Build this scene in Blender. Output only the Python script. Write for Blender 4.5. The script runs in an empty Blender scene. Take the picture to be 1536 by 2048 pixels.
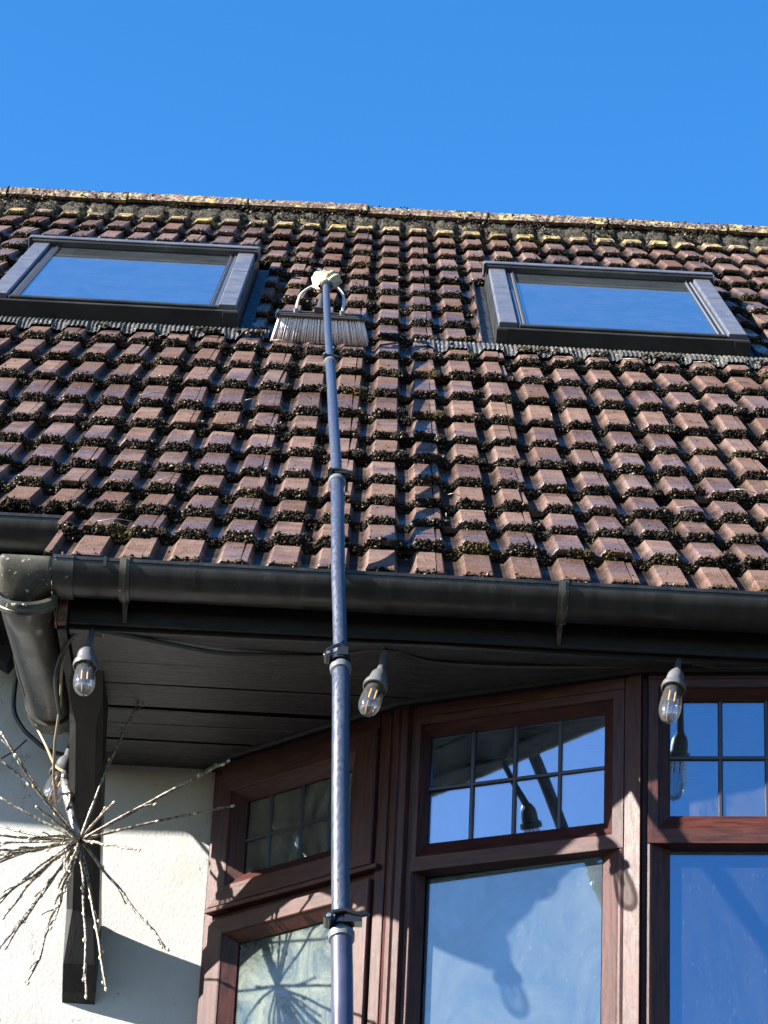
import bpy, math, random
import numpy as np
from mathutils import Vector, Matrix
random.seed(7); rng = np.random.default_rng(7)
sc = bpy.context.scene

# ------------------------------------------------------------ camera, sky, sun
# metres; the camera stands at the origin, the ground is 1.55 m below it, the house lies along +Y
cd = bpy.data.cameras.new("camera"); cam = bpy.data.objects.new("camera", cd)
sc.collection.objects.link(cam)
R_ = Vector((0.99863494, -0.02764976, 0.04431418)); U_ = Vector((-0.05201219, -0.44852574, 0.89225523)); F_ = Vector((0.00479459, 0.89334212, 0.4493516))
cam.matrix_world = Matrix(((R_.x, U_.x, -F_.x, 0), (R_.y, U_.y, -F_.y, 0), (R_.z, U_.z, -F_.z, 0), (0, 0, 0, 1)))
cd.sensor_fit = 'VERTICAL'; cd.sensor_height = 36; cd.lens = 6000 * 36 / 2048
cd.clip_start = 0.05; cd.clip_end = 4000
sc.camera = cam

SUN = Vector((-2.9, -1.0, 1.67)).normalized()
SUN_EL = math.asin(SUN.z); SUN_ROT = math.atan2(SUN.x, SUN.y)
world = bpy.data.worlds.new("World"); sc.world = world; world.use_nodes = True
wn = world.node_tree; wn.nodes.clear()
sky = wn.nodes.new("ShaderNodeTexSky"); sky.sky_type = 'NISHITA'; sky.sun_disc = False
sky.sun_elevation = SUN_EL; sky.sun_rotation = SUN_ROT
sky.air_density = 1.0; sky.dust_density = 0.3; sky.ozone_density = 2.0; sky.altitude = 100
hs = wn.nodes.new("ShaderNodeHueSaturation"); hs.inputs["Saturation"].default_value = 1.38; hs.inputs["Hue"].default_value = .505
bg = wn.nodes.new("ShaderNodeBackground"); bg.inputs[1].default_value = 0.062
wo = wn.nodes.new("ShaderNodeOutputWorld")
wn.links.new(sky.outputs[0], hs.inputs["Color"]); wn.links.new(hs.outputs[0], bg.inputs[0]); wn.links.new(bg.outputs[0], wo.inputs[0])
sl = bpy.data.lights.new("sun", 'SUN'); sl.energy = 5.0; sl.angle = math.radians(0.53); sl.color = (1.0, 0.935, 0.85)
so = bpy.data.objects.new("sun", sl); sc.collection.objects.link(so)
so.rotation_euler = SUN.to_track_quat('Z', 'Y').to_euler(); so.location = SUN * 30
sc.view_settings.view_transform = 'Standard'; sc.view_settings.look = 'None'
sc.view_settings.exposure = 2.4; sc.view_settings.gamma = 1; sc.view_settings.use_curve_mapping = False
sc.render.engine = 'CYCLES'
sc.cycles.max_bounces = 8; sc.cycles.transparent_max_bounces = 12; sc.cycles.use_denoising = True
sc.cycles.caustics_reflective = False; sc.cycles.caustics_refractive = False

# ------------------------------------------------------------ materials
def _n(nt, t, **k):
    n = nt.nodes.new(t)
    for a, v in k.items(): setattr(n, a, v)
    return n
def mat(name, col, rough=0.6, spec=0.5, metal=0.0, col2=None, scale=20, detail=5, lo=0.4, hi=0.62, stretch=(1, 1, 1),
        bump=0.0, bscale=60, bdist=0.002, rough2=None, rscale=8, speck=None, speckamt=0.62, speckscale=300, vary=0.0, coat=0.0,
        col3=None, c3scale=5, c3lo=0.55, c3hi=0.65, crack=None, crscale=6, crw=.006):
    col, col2, speck, col3 = [None if q is None else tuple(.82 * a for a in q) for q in (col, col2, speck, col3)]
    m = bpy.data.materials.new(name); m.use_nodes = True; nt = m.node_tree; b = nt.nodes["Principled BSDF"]; L = nt.links.new
    tc = _n(nt, "ShaderNodeTexCoord"); mp = _n(nt, "ShaderNodeMapping"); mp.inputs["Scale"].default_value = stretch
    L(tc.outputs["Object"], mp.inputs[0]); vec = mp.outputs[0]
    if vary or True:
        oi = _n(nt, "ShaderNodeObjectInfo"); add = _n(nt, "ShaderNodeVectorMath", operation='ADD'); sc_ = _n(nt, "ShaderNodeMath", operation='MULTIPLY'); sc_.inputs[1].default_value = 37.0
        L(oi.outputs["Random"], sc_.inputs[0]); L(vec, add.inputs[0]); L(sc_.outputs[0], add.inputs[1]); vec = add.outputs[0]
    def noise(s, d=4, r=0.6):
        n = _n(nt, "ShaderNodeTexNoise"); n.inputs["Scale"].default_value = s; n.inputs["Detail"].default_value = d; n.inputs["Roughness"].default_value = r
        L(vec, n.inputs["Vector"]); return n.outputs["Fac"]
    def rng_(src, a, c, o0=0.0, o1=1.0):
        r = _n(nt, "ShaderNodeMapRange"); r.inputs[1].default_value = a; r.inputs[2].default_value = c; r.inputs[3].default_value = o0; r.inputs[4].default_value = o1
        L(src, r.inputs[0]); return r.outputs[0]
    def mix(f, A, B):
        x = _n(nt, "ShaderNodeMix", data_type='RGBA'); L(f, x.inputs[0])
        for i, v in ((6, A), (7, B)):
            if isinstance(v, tuple): x.inputs[i].default_value = (*v, 1)
            else: L(v, x.inputs[i])
        return x.outputs[2]
    c = tuple(col)
    if col2: c = mix(rng_(noise(scale, detail), lo, hi), c, tuple(col2))
    if col3: c = mix(rng_(noise(c3scale, 6, 0.7), c3lo, c3hi), c, tuple(col3))
    if speck: c = mix(rng_(noise(speckscale, 2, 0.5), speckamt, speckamt + 0.05), c, tuple(speck))
    if crack:
        nz_ = noise(crscale, 5, .75); ab = _n(nt, "ShaderNodeMath", operation='SUBTRACT'); L(nz_, ab.inputs[0]); ab.inputs[1].default_value = .5
        ab2 = _n(nt, "ShaderNodeMath", operation='ABSOLUTE'); L(ab.outputs[0], ab2.inputs[0])
        ml = _n(nt, "ShaderNodeMath", operation='MULTIPLY'); L(rng_(ab2.outputs[0], 0, crw, 1, 0), ml.inputs[0]); L(rng_(noise(crscale * .9 + 3.3, 3), .56, .62), ml.inputs[1])
        c = mix(ml.outputs[0], c, tuple(crack))
    if vary:
        h = _n(nt, "ShaderNodeHueSaturation"); L(rng_(oi.outputs["Random"], 0, 1, 1 - vary, 1 + vary), h.inputs["Value"])
        if isinstance(c, tuple): h.inputs["Color"].default_value = (*c, 1)
        else: L(c, h.inputs["Color"])
        c = h.outputs[0]
    if isinstance(c, tuple): b.inputs["Base Color"].default_value = (*c, 1)
    else: L(c, b.inputs["Base Color"])
    if rough2 is not None: L(rng_(noise(rscale, 4), 0.42, 0.58, rough, rough2), b.inputs["Roughness"])
    else: b.inputs["Roughness"].default_value = rough
    b.inputs["Metallic"].default_value = metal; b.inputs["Specular IOR Level"].default_value = spec
    if coat: b.inputs["Coat Weight"].default_value = coat; b.inputs["Coat Roughness"].default_value = 0.15
    if bump:
        bp = _n(nt, "ShaderNodeBump"); bp.inputs["Strength"].default_value = bump; bp.inputs["Distance"].default_value = bdist
        L(noise(bscale, 6, 0.65), bp.inputs["Height"]); L(bp.outputs[0], b.inputs["Normal"])
    return m

def tile_material(name, lichen):
    m = bpy.data.materials.new(name); m.use_nodes = True; nt = m.node_tree; b = nt.nodes["Principled BSDF"]; L = nt.links.new
    geo = _n(nt, "ShaderNodeNewGeometry"); oi = _n(nt, "ShaderNodeObjectInfo")
    def noise(s, d=4, r=0.6, dist=0):
        n = _n(nt, "ShaderNodeTexNoise"); n.inputs["Scale"].default_value = s; n.inputs["Detail"].default_value = d; n.inputs["Roughness"].default_value = r
        n.inputs["Distortion"].default_value = dist; L(geo.outputs["Position"], n.inputs["Vector"]); return n.outputs["Fac"]
    def rg(src, a, c, o0=0.0, o1=1.0):
        r = _n(nt, "ShaderNodeMapRange"); r.inputs[1].default_value = a; r.inputs[2].default_value = c; r.inputs[3].default_value = o0; r.inputs[4].default_value = o1
        L(src, r.inputs[0]); return r.outputs[0]
    def mix(f, A, B):
        x = _n(nt, "ShaderNodeMix", data_type='RGBA'); L(f, x.inputs[0])
        for i, v in ((6, A), (7, B)):
            if isinstance(v, tuple): x.inputs[i].default_value = (*v, 1)
            else: L(v, x.inputs[i])
        return x.outputs[2]
    c = mix(rg(oi.outputs["Random"], 0, 1), (.062, .036, .028), (.126, .083, .069))
    c = mix(rg(noise(14, 5), .42, .68), c, (.060, .030, .022))
    c = mix(rg(noise(300, 3, .6), .55, .62, 0, .55), c, (.21, .155, .12))      # light grains
    c = mix(rg(noise(240, 3, .6), .56, .62, 0, .8), c, (.025, .015, .012))       # dark pits
    c = mix(rg(noise(3.1, 6, .75), .57, .66, 0, .55), c, (.018, .013, .009))    # grime
    if lichen:
        c = mix(rg(noise(17, 6, .75, .4), .49, .58, 0, .9), c, (.36, .29, .095))
        c = mix(rg(noise(45, 5, .7), .57, .62, 0, .8), c, (.32, .30, .22))
    else:
        c = mix(rg(noise(60, 4, .7), .68, .71, 0, .8), c, (.27, .24, .17))
    # dirt and algae settled in the flat pans between the rolls
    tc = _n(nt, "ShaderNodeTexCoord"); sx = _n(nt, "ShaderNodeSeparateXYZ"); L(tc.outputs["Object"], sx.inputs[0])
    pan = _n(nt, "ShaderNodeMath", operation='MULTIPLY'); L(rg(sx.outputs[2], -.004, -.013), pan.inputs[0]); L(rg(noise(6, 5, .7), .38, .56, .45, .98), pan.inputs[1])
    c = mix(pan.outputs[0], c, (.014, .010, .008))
    L(c, b.inputs["Base Color"])
    # roof is wet from washing in patches
    wet = rg(noise(2.3, 3), .47, .56)
    r1 = rg(noise(90, 3), .35, .65, .10, .42)
    mr = _n(nt, "ShaderNodeMix", data_type='FLOAT'); L(wet, mr.inputs[0]); mr.inputs[2].default_value = .72; L(r1, mr.inputs[3])
    L(mr.outputs[0], b.inputs["Roughness"])
    dryp = _n(nt, "ShaderNodeMath", operation='SUBTRACT', use_clamp=True); L(wet, dryp.inputs[0]); L(pan.outputs[0], dryp.inputs[1])
    L(rg(dryp.outputs[0], 0, 1, .05, .60), b.inputs["Specular IOR Level"])
    bp = _n(nt, "ShaderNodeBump"); bp.inputs["Strength"].default_value = .55; bp.inputs["Distance"].default_value = .0012
    L(noise(300, 4, .7), bp.inputs["Height"]); L(bp.outputs[0], b.inputs["Normal"])
    return m
M = {}
M['tile'] = tile_material("brown_concrete_tile", False)
M['tile_lichen'] = tile_material("lichened_concrete_tile", True)
M['ridge'] = mat("ridge_tile_concrete", (.11, .060, .046), .85, .3, col2=(.055, .036, .028), scale=25, col3=(.33, .27, .10), c3scale=20, c3lo=.53, c3hi=.60, speck=(.26, .25, .20), speckscale=110, speckamt=.57, bump=.8, bscale=130, bdist=.004, vary=.1)
M['mortar'] = mat("weathered_mortar", (.052, .046, .036), .95, .2, col2=(.018, .016, .012), scale=45, lo=.42, hi=.58, col3=(.26, .22, .08), c3scale=9, c3lo=.62, c3hi=.68, speck=(.20, .19, .17), speckscale=140, speckamt=.63, bump=1.0, bscale=90, bdist=.012)
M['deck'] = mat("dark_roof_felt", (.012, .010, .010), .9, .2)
M['black_paint'] = mat("black_gloss_paint", (.003, .0032, .0035), .45, .25, col2=(.007, .007, .008), scale=14, stretch=(1, 6, 6), rough2=.6, rscale=20, bump=.35, bscale=55, bdist=.003)
M['soffit'] = mat("black_painted_boards", (.021, .0215, .0225), .32, .55, col2=(.037, .0375, .039), scale=10, stretch=(1, 5, 5), rough2=.5, rscale=30, bump=.8, bscale=38, bdist=.004, crack=(.004, .004, .004), crscale=9, crw=.010)
M['brace'] = mat("black_stained_timber", (.008, .0075, .0075), .42, .45, col2=(.016, .015, .015), scale=10, stretch=(6, 1, 1), rough2=.6, bump=.4, bscale=70, bdist=.002)
M['gutter'] = mat("weathered_black_gutter", (.010, .010, .0105), .28, .36, col2=(.022, .0215, .020), stretch=(4, 1, 1), scale=7, rough2=.42, rscale=6, bump=.12, bscale=14, bdist=.004, col3=(.045, .042, .030), c3scale=10, c3lo=.60, c3hi=.75, speck=(.2, .2, .18), speckscale=170, speckamt=.73)
M['gutter_old'] = mat("dirty_black_plastic", (.024, .024, .021), .30, .5, col2=(.085, .078, .05), scale=9, lo=.46, hi=.66, rough2=.5, rscale=10, bump=.3, bscale=30, bdist=.003, speck=(.35, .33, .27), speckscale=90, speckamt=.66)
M['pipe'] = mat("grey_brown_plastic_pipe", (.034, .033, .029), .24, .5, col2=(.07, .05, .036), scale=6, lo=.5, hi=.7, rough2=.38, rscale=9, bump=.1, bscale=20)
M['render'] = mat("cream_painted_render", (.52, .525, .51), .85, .25, col2=(.46, .465, .445), scale=3, speck=(.30, .28, .22), speckscale=60, speckamt=.745, stretch=(1, 1, .6), bump=1.0, bscale=150, bdist=.0010, col3=(.36, .35, .27), c3scale=3.2, c3lo=.50, c3hi=.72, crack=(.12, .11, .08), crscale=7, crw=.007)
M['frame'] = mat("rosewood_foil_frame", (.062, .0185, .015), .36, .24, col2=(.027, .0085, .0072), scale=26, stretch=(5, 5, .5), lo=.40, hi=.60, bump=.7, bscale=420, bdist=.0006, rough2=.45, rscale=60)
M['frame_h'] = mat("rosewood_foil_frame_rails", (.062, .0185, .015), .36, .24, col2=(.027, .0085, .0072), scale=26, stretch=(.6, .6, 6), lo=.40, hi=.60, bump=.7, bscale=420, bdist=.0006, rough2=.45, rscale=60)
M['lead'] = mat("dark_lead_strip", (.035, .035, .045), .35, .5, metal=.3)
M['seal'] = mat("black_rubber_seal", (.012, .012, .013), .5, .4)
M['room'] = mat("dim_room_paint", (.10, .10, .095), .9, .2)
M['blind'] = mat("pale_roller_blind", (.55, .56, .55), .8, .2)  # for the added panel that imitates a reflection
M['ground'] = mat("paved_ground", (.055, .052, .048), .9, .2, col2=(.035, .035, .03), scale=1.2, bump=.3, bscale=3, bdist=.02)
M['alu'] = mat("grey_lacquered_aluminium", (.085, .092, .115), .34, .5, metal=.2, col2=(.11, .117, .14), scale=20, rough2=.48, rscale=12, bump=.12, bscale=60, speck=(.4, .4, .4), speckscale=110, speckamt=.72)
M['alu_dark'] = mat("dark_lacquered_aluminium", (.012, .0125, .013), .42, .3, col2=(.020, .0205, .020), scale=8, rough2=.55)
M['alu_sash'] = mat("silver_sash_profile", (.19, .195, .21), .35, .5, metal=.4)
M['flashing'] = mat("pleated_lead_flashing", (.050, .050, .048), .5, .4, col2=(.02, .02, .018), scale=30, lo=.42, hi=.6, speck=(.35, .34, .26), speckscale=160, speckamt=.62, bump=.4, bscale=120, bdist=.002)
M['channel'] = mat("grimy_flashing_channel", (.016, .016, .018), .3, .4, col2=(.008, .008, .008), scale=40, rough2=.6, rscale=60, bump=1.0, bscale=90, bdist=.006)
M['pole'] = mat("scuffed_blue_grey_carbon_tube", (.019, .027, .052), .30, .6, col2=(.032, .042, .068), scale=30, stretch=(6, 6, .5), lo=.40, hi=.62, rough2=.52, rscale=40, bump=.25, bscale=200, bdist=.0006)
M['pole_dark'] = mat("dark_blue_carbon_tube", (.025, .028, .055), .28, .6, speck=(.35, .36, .42), speckscale=140, speckamt=.735, stretch=(1, 1, .25), col2=(.035, .04, .075), scale=30, rough2=.4, coat=.3)
M['clamp'] = mat("black_clamp_plastic", (.013, .013, .014), .25, .6)
M['collar'] = mat("grey_collar", (.10, .11, .12), .4, .5)
M['steel'] = mat("dull_steel", (.35, .35, .36), .4, .5, metal=.8)
M['cloth'] = mat("beige_cloth", (.42, .36, .23), .9, .2, col2=(.32, .265, .16), scale=60, bump=.6, bscale=150, bdist=.003)
M['brush_block'] = mat("black_brush_block", (.045, .045, .048), .3, .5)
M['bristle'] = mat("pale_lilac_bristle", (.86, .83, .84), .55, .4, col2=(.74, .70, .76), scale=90)
M['hose'] = mat("clear_hose", (.62, .60, .52), .2, .6)
M['socket'] = mat("black_rubber_lampholder", (.075, .078, .084), .42, .5, col2=(.10, .103, .11), scale=40)
M['socket_in'] = mat("brown_seal_ring", (.10, .07, .035), .5, .4)
M['filament'] = mat("amber_led_filament", (.85, .45, .08), .5, .4)
M['cable'] = mat("black_rubber_cable", (.012, .012, .013), .45, .5)
M['cord'] = mat("translucent_brown_cord", (.24, .19, .125), .35, .5)
M['twig'] = mat("taped_brown_twig", (.055, .042, .034), .45, .5, col2=(.33, .29, .235), scale=140, lo=.44, hi=.56, bump=.5, bscale=200)
M['bud'] = mat("pale_led_bud", (.55, .48, .33), .3, .5)
M['stem_tape'] = mat("silver_wrapping_tape", (.26, .25, .26), .3, .6, col2=(.09, .08, .075), scale=70, metal=.35, bump=.8, bscale=90, bdist=.004)
M['old_wood'] = mat("flaking_red_brown_wood", (.22, .10, .06), .8, .3, col2=(.04, .03, .028), scale=60, bump=.8, bscale=90)

def moss_material():
    m = bpy.data.materials.new("moss_clumps"); m.use_nodes = True; nt = m.node_tree; b = nt.nodes["Principled BSDF"]; L = nt.links.new
    g = _n(nt, "ShaderNodeNewGeometry"); cr = _n(nt, "ShaderNodeValToRGB")
    e = cr.color_ramp.elements; e[0].position = 0; e[0].color = (.008, .006, .004, 1); e[1].position = 1; e[1].color = (.25, .23, .17, 1)
    for p, c in ((.50, (.008, .006, .0045)), (.80, (.019, .0135, .0085)), (.91, (.048, .037, .020)), (.965, (.15, .125, .08))):
        x = cr.color_ramp.elements.new(p); x.color = (*c, 1)
    L(g.outputs["Random Per Island"], cr.inputs[0])
    n = _n(nt, "ShaderNodeTexNoise"); n.inputs["Scale"].default_value = 5; n.inputs["Detail"].default_value = 5; L(g.outputs["Position"], n.inputs["Vector"])
    r = _n(nt, "ShaderNodeMapRange"); r.inputs[1].default_value = .60; r.inputs[2].default_value = .70; r.inputs[4].default_value = .6; L(n.outputs["Fac"], r.inputs[0])
    mx = _n(nt, "ShaderNodeMix", data_type='RGBA'); L(r.outputs[0], mx.inputs[0]); L(cr.outputs[0], mx.inputs[6]); mx.inputs[7].default_value = (.085, .062, .018, 1)
    L(mx.outputs[2], b.inputs["Base Color"]); b.inputs["Roughness"].default_value = .9; b.inputs["Specular IOR Level"].default_value = .2
    return m
M['moss'] = moss_material()

def glass_material(name, refl, tint, dust, dust_col, streak=3.0, spk=2.2, gr=.012, blot=(.15, 2.4)):
    """coated double glazing: a mirror-like coat, see-through behind, with a film of dust and drying water"""
    m = bpy.data.materials.new(name); m.use_nodes = True; nt = m.node_tree; nt.nodes.clear(); L = nt.links.new
    out = _n(nt, "ShaderNodeOutputMaterial"); gl = _n(nt, "ShaderNodeBsdfGlossy"); gl.inputs["Roughness"].default_value = gr; gl.inputs["Color"].default_value = (*tint, 1)
    tr = _n(nt, "ShaderNodeBsdfTransparent"); tr.inputs[0].default_value = (.55, .62, .60, 1)
    m1 = _n(nt, "ShaderNodeMixShader"); lw = _n(nt, "ShaderNodeLayerWeight"); lw.inputs[0].default_value = .35
    r = _n(nt, "ShaderNodeMapRange"); r.inputs[3].default_value = refl; r.inputs[4].default_value = 1.0; L(lw.outputs["Fresnel"], r.inputs[0])
    L(r.outputs[0], m1.inputs[0]); L(tr.outputs[0], m1.inputs[1]); L(gl.outputs[0], m1.inputs[2])
    df = _n(nt, "ShaderNodeBsdfDiffuse"); df.inputs[0].default_value = (*dust_col, 1)
    g = _n(nt, "ShaderNodeNewGeometry"); mp = _n(nt, "ShaderNodeMapping"); mp.inputs["Scale"].default_value = (1, 1, 1 / streak); L(g.outputs["Position"], mp.inputs[0])
    n1 = _n(nt, "ShaderNodeTexNoise"); n1.inputs["Scale"].default_value = 9; n1.inputs["Detail"].default_value = 8; n1.inputs["Roughness"].default_value = .7; n1.inputs["Distortion"].default_value = 1.2; L(mp.outputs[0], n1.inputs["Vector"])
    n2 = _n(nt, "ShaderNodeTexNoise"); n2.inputs["Scale"].default_value = 210; n2.inputs["Detail"].default_value = 2; L(mp.outputs[0], n2.inputs["Vector"])
    a = _n(nt, "ShaderNodeMapRange"); a.inputs[1].default_value = .36; a.inputs[2].default_value = .66; a.inputs[3].default_value = dust * blot[0]; a.inputs[4].default_value = dust * blot[1]; L(n1.outputs["Fac"], a.inputs[0])
    c = _n(nt, "ShaderNodeMapRange"); c.inputs[1].default_value = .64; c.inputs[2].default_value = .74; c.inputs[3].default_value = 0; c.inputs[4].default_value = dust * spk; L(n2.outputs["Fac"], c.inputs[0])
    ad = _n(nt, "ShaderNodeMath", operation='ADD', use_clamp=True); L(a.outputs[0], ad.inputs[0]); L(c.outputs[0], ad.inputs[1])
    m2 = _n(nt, "ShaderNodeMixShader"); L(ad.outputs[0], m2.inputs[0]); L(m1.outputs[0], m2.inputs[1]); L(df.outputs[0], m2.inputs[2])
    L(m2.outputs[0], out.inputs[0]); return m
M['glass_clear'] = glass_material("leaded_pane_glass", .27, (.50, .66, .90), .04, (.35, .38, .38))
M['glass_dusty'] = glass_material("washed_pane_glass", .15, (.50, .76, 1.0), .25, (.125, .165, .19), 1.3, .8, .03, (.65, 1.35))
M['glass_wet'] = glass_material("wet_pane_glass", .24, (.42, .60, .88), .05, (.16, .19, .22), 3.0, 2.6, .02, (.5, 1.6))
M['glass_frost'] = glass_material("dirty_pane_glass", .10, (.7, .8, .85), .36, (.12, .14, .125), 1.0, 1.6, .1)
M['glass_blind'] = glass_material("blinded_pane_glass", .06, (.7, .8, .85), .30, (.17, .165, .14), 2.0, 0.0)
M['glass_sky'] = glass_material("roof_window_glass", .80, (.86, .96, 1.0), .035, (.35, .4, .45), 3.0, 1.0, .012, (.7, 1.3))
def bulb_glass():
    m = bpy.data.materials.new("clear_bulb_glass"); m.use_nodes = True; nt = m.node_tree; nt.nodes.clear(); L = nt.links.new
    out = _n(nt, "ShaderNodeOutputMaterial"); gl = _n(nt, "ShaderNodeBsdfGlossy"); gl.inputs["Roughness"].default_value = .05
    tr = _n(nt, "ShaderNodeBsdfTransparent"); tr.inputs[0].default_value = (.86, .86, .86, 1)
    df = _n(nt, "ShaderNodeBsdfDiffuse"); df.inputs[0].default_value = (.75, .75, .75, 1)
    lw = _n(nt, "ShaderNodeLayerWeight"); lw.inputs[0].default_value = .45
    r = _n(nt, "ShaderNodeMapRange"); r.inputs[3].default_value = .10; r.inputs[4].default_value = .7; L(lw.outputs["Fresnel"], r.inputs[0])
    m1 = _n(nt, "ShaderNodeMixShader"); L(r.outputs[0], m1.inputs[0]); L(tr.outputs[0], m1.inputs[1]); L(gl.outputs[0], m1.inputs[2])
    m2 = _n(nt, "ShaderNodeMixShader"); m2.inputs[0].default_value = .035; L(m1.outputs[0], m2.inputs[1]); L(df.outputs[0], m2.inputs[2])
    L(m2.outputs[0], out.inputs[0]); return m
M['bulb'] = bulb_glass()

# ------------------------------------------------------------ mesh helpers
V = Vector
class MB:
    def __init__(s): s.v = []; s.f = []
    def add(s, vs, fs):
        b = len(s.v); s.v += [tuple(x) for x in vs]; s.f += [tuple(i + b for i in f) for f in fs]; return s
    def box(s, a, b, mtx=None):
        x0, y0, z0 = a; x1, y1, z1 = b
        vs = [V((x, y, z)) for z in (z0, z1) for x, y in ((x0, y0), (x1, y0), (x1, y1), (x0, y1))]
        if mtx: vs = [mtx @ q for q in vs]
        return s.add(vs, [(0, 3, 2, 1), (4, 5, 6, 7), (0, 1, 5, 4), (1, 2, 6, 5), (2, 3, 7, 6), (3, 0, 4, 7)])
    def prism(s, prof, place, t0, t1):
        """prof: 2D points; place(a, b, t) -> 3D"""
        n = len(prof); vs = [place(a, b, t0) for a, b in prof] + [place(a, b, t1) for a, b in prof]
        fs = [(i, (i + 1) % n, (i + 1) % n + n, i + n) for i in range(n)] + [tuple(range(n))[::-1], tuple(range(n, 2 * n))]
        return s.add(vs, fs)
    def tube(s, pts, r, n=10, caps=True):
        pts = [V(p) for p in pts]; rs = r if isinstance(r, (list, tuple)) else [r] * len(pts)
        vs = []; up = None
        for i, p in enumerate(pts):
            d = (pts[min(i + 1, len(pts) - 1)] - pts[max(i - 1, 0)]).normalized()
            if up is None: up = V((0, 0, 1)) if abs(d.z) < .9 else V((0, 1, 0))
            a = d.cross(up).normalized(); b2 = a.cross(d).normalized(); up = b2
            for k in range(n):
                t = 2 * math.pi * k / n; vs.append(p + (a * math.cos(t) + b2 * math.sin(t)) * rs[i])
        fs = [(i * n + k, i * n + (k + 1) % n, (i + 1) * n + (k + 1) % n, (i + 1) * n + k) for i in range(len(pts) - 1) for k in range(n)]
        if caps: fs += [tuple(range(n)), tuple(range((len(pts) - 1) * n, len(pts) * n))[::-1]]
        return s.add(vs, fs)
    def lathe(s, prof, o, axis, n=24, cap0=False, cap1=False):
        """prof: (distance along axis, radius)"""
        axis = V(axis).normalized(); q = V((1, 0, 0)) if abs(axis.x) < .9 else V((0, 1, 0)); a = axis.cross(q).normalized(); b2 = axis.cross(a)
        vs = [V(o) + axis * h + (a * math.cos(2 * math.pi * k / n) + b2 * math.sin(2 * math.pi * k / n)) * r for h, r in prof for k in range(n)]
        fs = [(i * n + k, i * n + (k + 1) % n, (i + 1) * n + (k + 1) % n, (i + 1) * n + k) for i in range(len(prof) - 1) for k in range(n)]
        if cap0: fs.append(tuple(range(n))[::-1])
        if cap1: fs.append(tuple(range((len(prof) - 1) * n, len(prof) * n)))
        return s.add(vs, fs)
    def mesh(s, name):
        me = bpy.data.meshes.new(name); me.from_pydata(s.v, [], s.f); me.update(); return me
    def build(s, name, m, parent=None, smooth=False, bevel=0, fix=True):
        me = s.mesh(name)
        if fix:
            import bmesh
            bm = bmesh.new(); bm.from_mesh(me); bmesh.ops.recalc_face_normals(bm, faces=bm.faces); bm.to_mesh(me); bm.free()
        o = bpy.data.objects.new(name, me); sc.collection.objects.link(o); me.materials.append(m)
        if smooth is True: me.polygons.foreach_set("use_smooth", [True] * len(me.polygons))
        elif smooth: 
            me.polygons.foreach_set("use_smooth", [True] * len(me.polygons)); me.set_sharp_from_angle(angle=math.radians(smooth))
        if bevel:
            b = o.modifiers.new("bevel", 'BEVEL'); b.width = bevel; b.segments = 2; b.limit_method = 'ANGLE'; b.angle_limit = math.radians(35)
        if parent: o.parent = parent; o.matrix_parent_inverse = parent.matrix_world.inverted()
        return o
def empty(name, loc=(0, 0, 0), mtx=None):
    o = bpy.data.objects.new(name, None); sc.collection.objects.link(o); o.empty_display_size = .1
    o.matrix_world = mtx if mtx else Matrix.Translation(loc)
    bpy.context.view_layer.update(); return o
def tag(o, label=None, cat=None, group=None, kind=None):
    if label: o["label"] = label
    if cat: o["category"] = cat
    if group: o["group"] = group
    if kind: o["kind"] = kind
    return o
def tree_copy(src, delta, label=None):
    """a copy of a thing with copies of its parts and sub-parts, moved by the matrix delta"""
    def cp(o, par):
        c = o.copy(); sc.collection.objects.link(c)
        if par: c.parent = par
        for ch in list(o.children): cp(ch, c)
        return c
    c = cp(src, None); c.matrix_world = delta @ src.matrix_world
    if label: c["label"] = label
    return c

# ------------------------------------------------------------ ground
g = MB(); g.add([(-400, -400, -1.55), (400, -400, -1.55), (400, 400, -1.55), (-400, 400, -1.55)], [(0, 1, 2, 3)])
tag(g.build("ground", M['ground']), kind="structure")

# ------------------------------------------------------------ roof geometry
LIPS = [(5.514, 2.646), (5.688, 2.798), (5.866, 2.941), (6.045, 3.084), (6.222, 3.229), (6.397, 3.380), (6.572, 3.531), (6.745, 3.684), (6.915, 3.843)]
SL = math.radians(39.3); GA = .3025
for j in range(9, 22): LIPS.append((6.915 + (j - 8) * GA * math.cos(SL), 3.843 + (j - 8) * GA * math.sin(SL)))
UU = V((0, math.cos(SL), math.sin(SL))); NN = V((0, -math.sin(SL), math.cos(SL))); P8 = V((0, 6.915, 3.843))
BUTT = .0235; H = .0165; X0 = -.544     # right edge of roll 0
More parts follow.
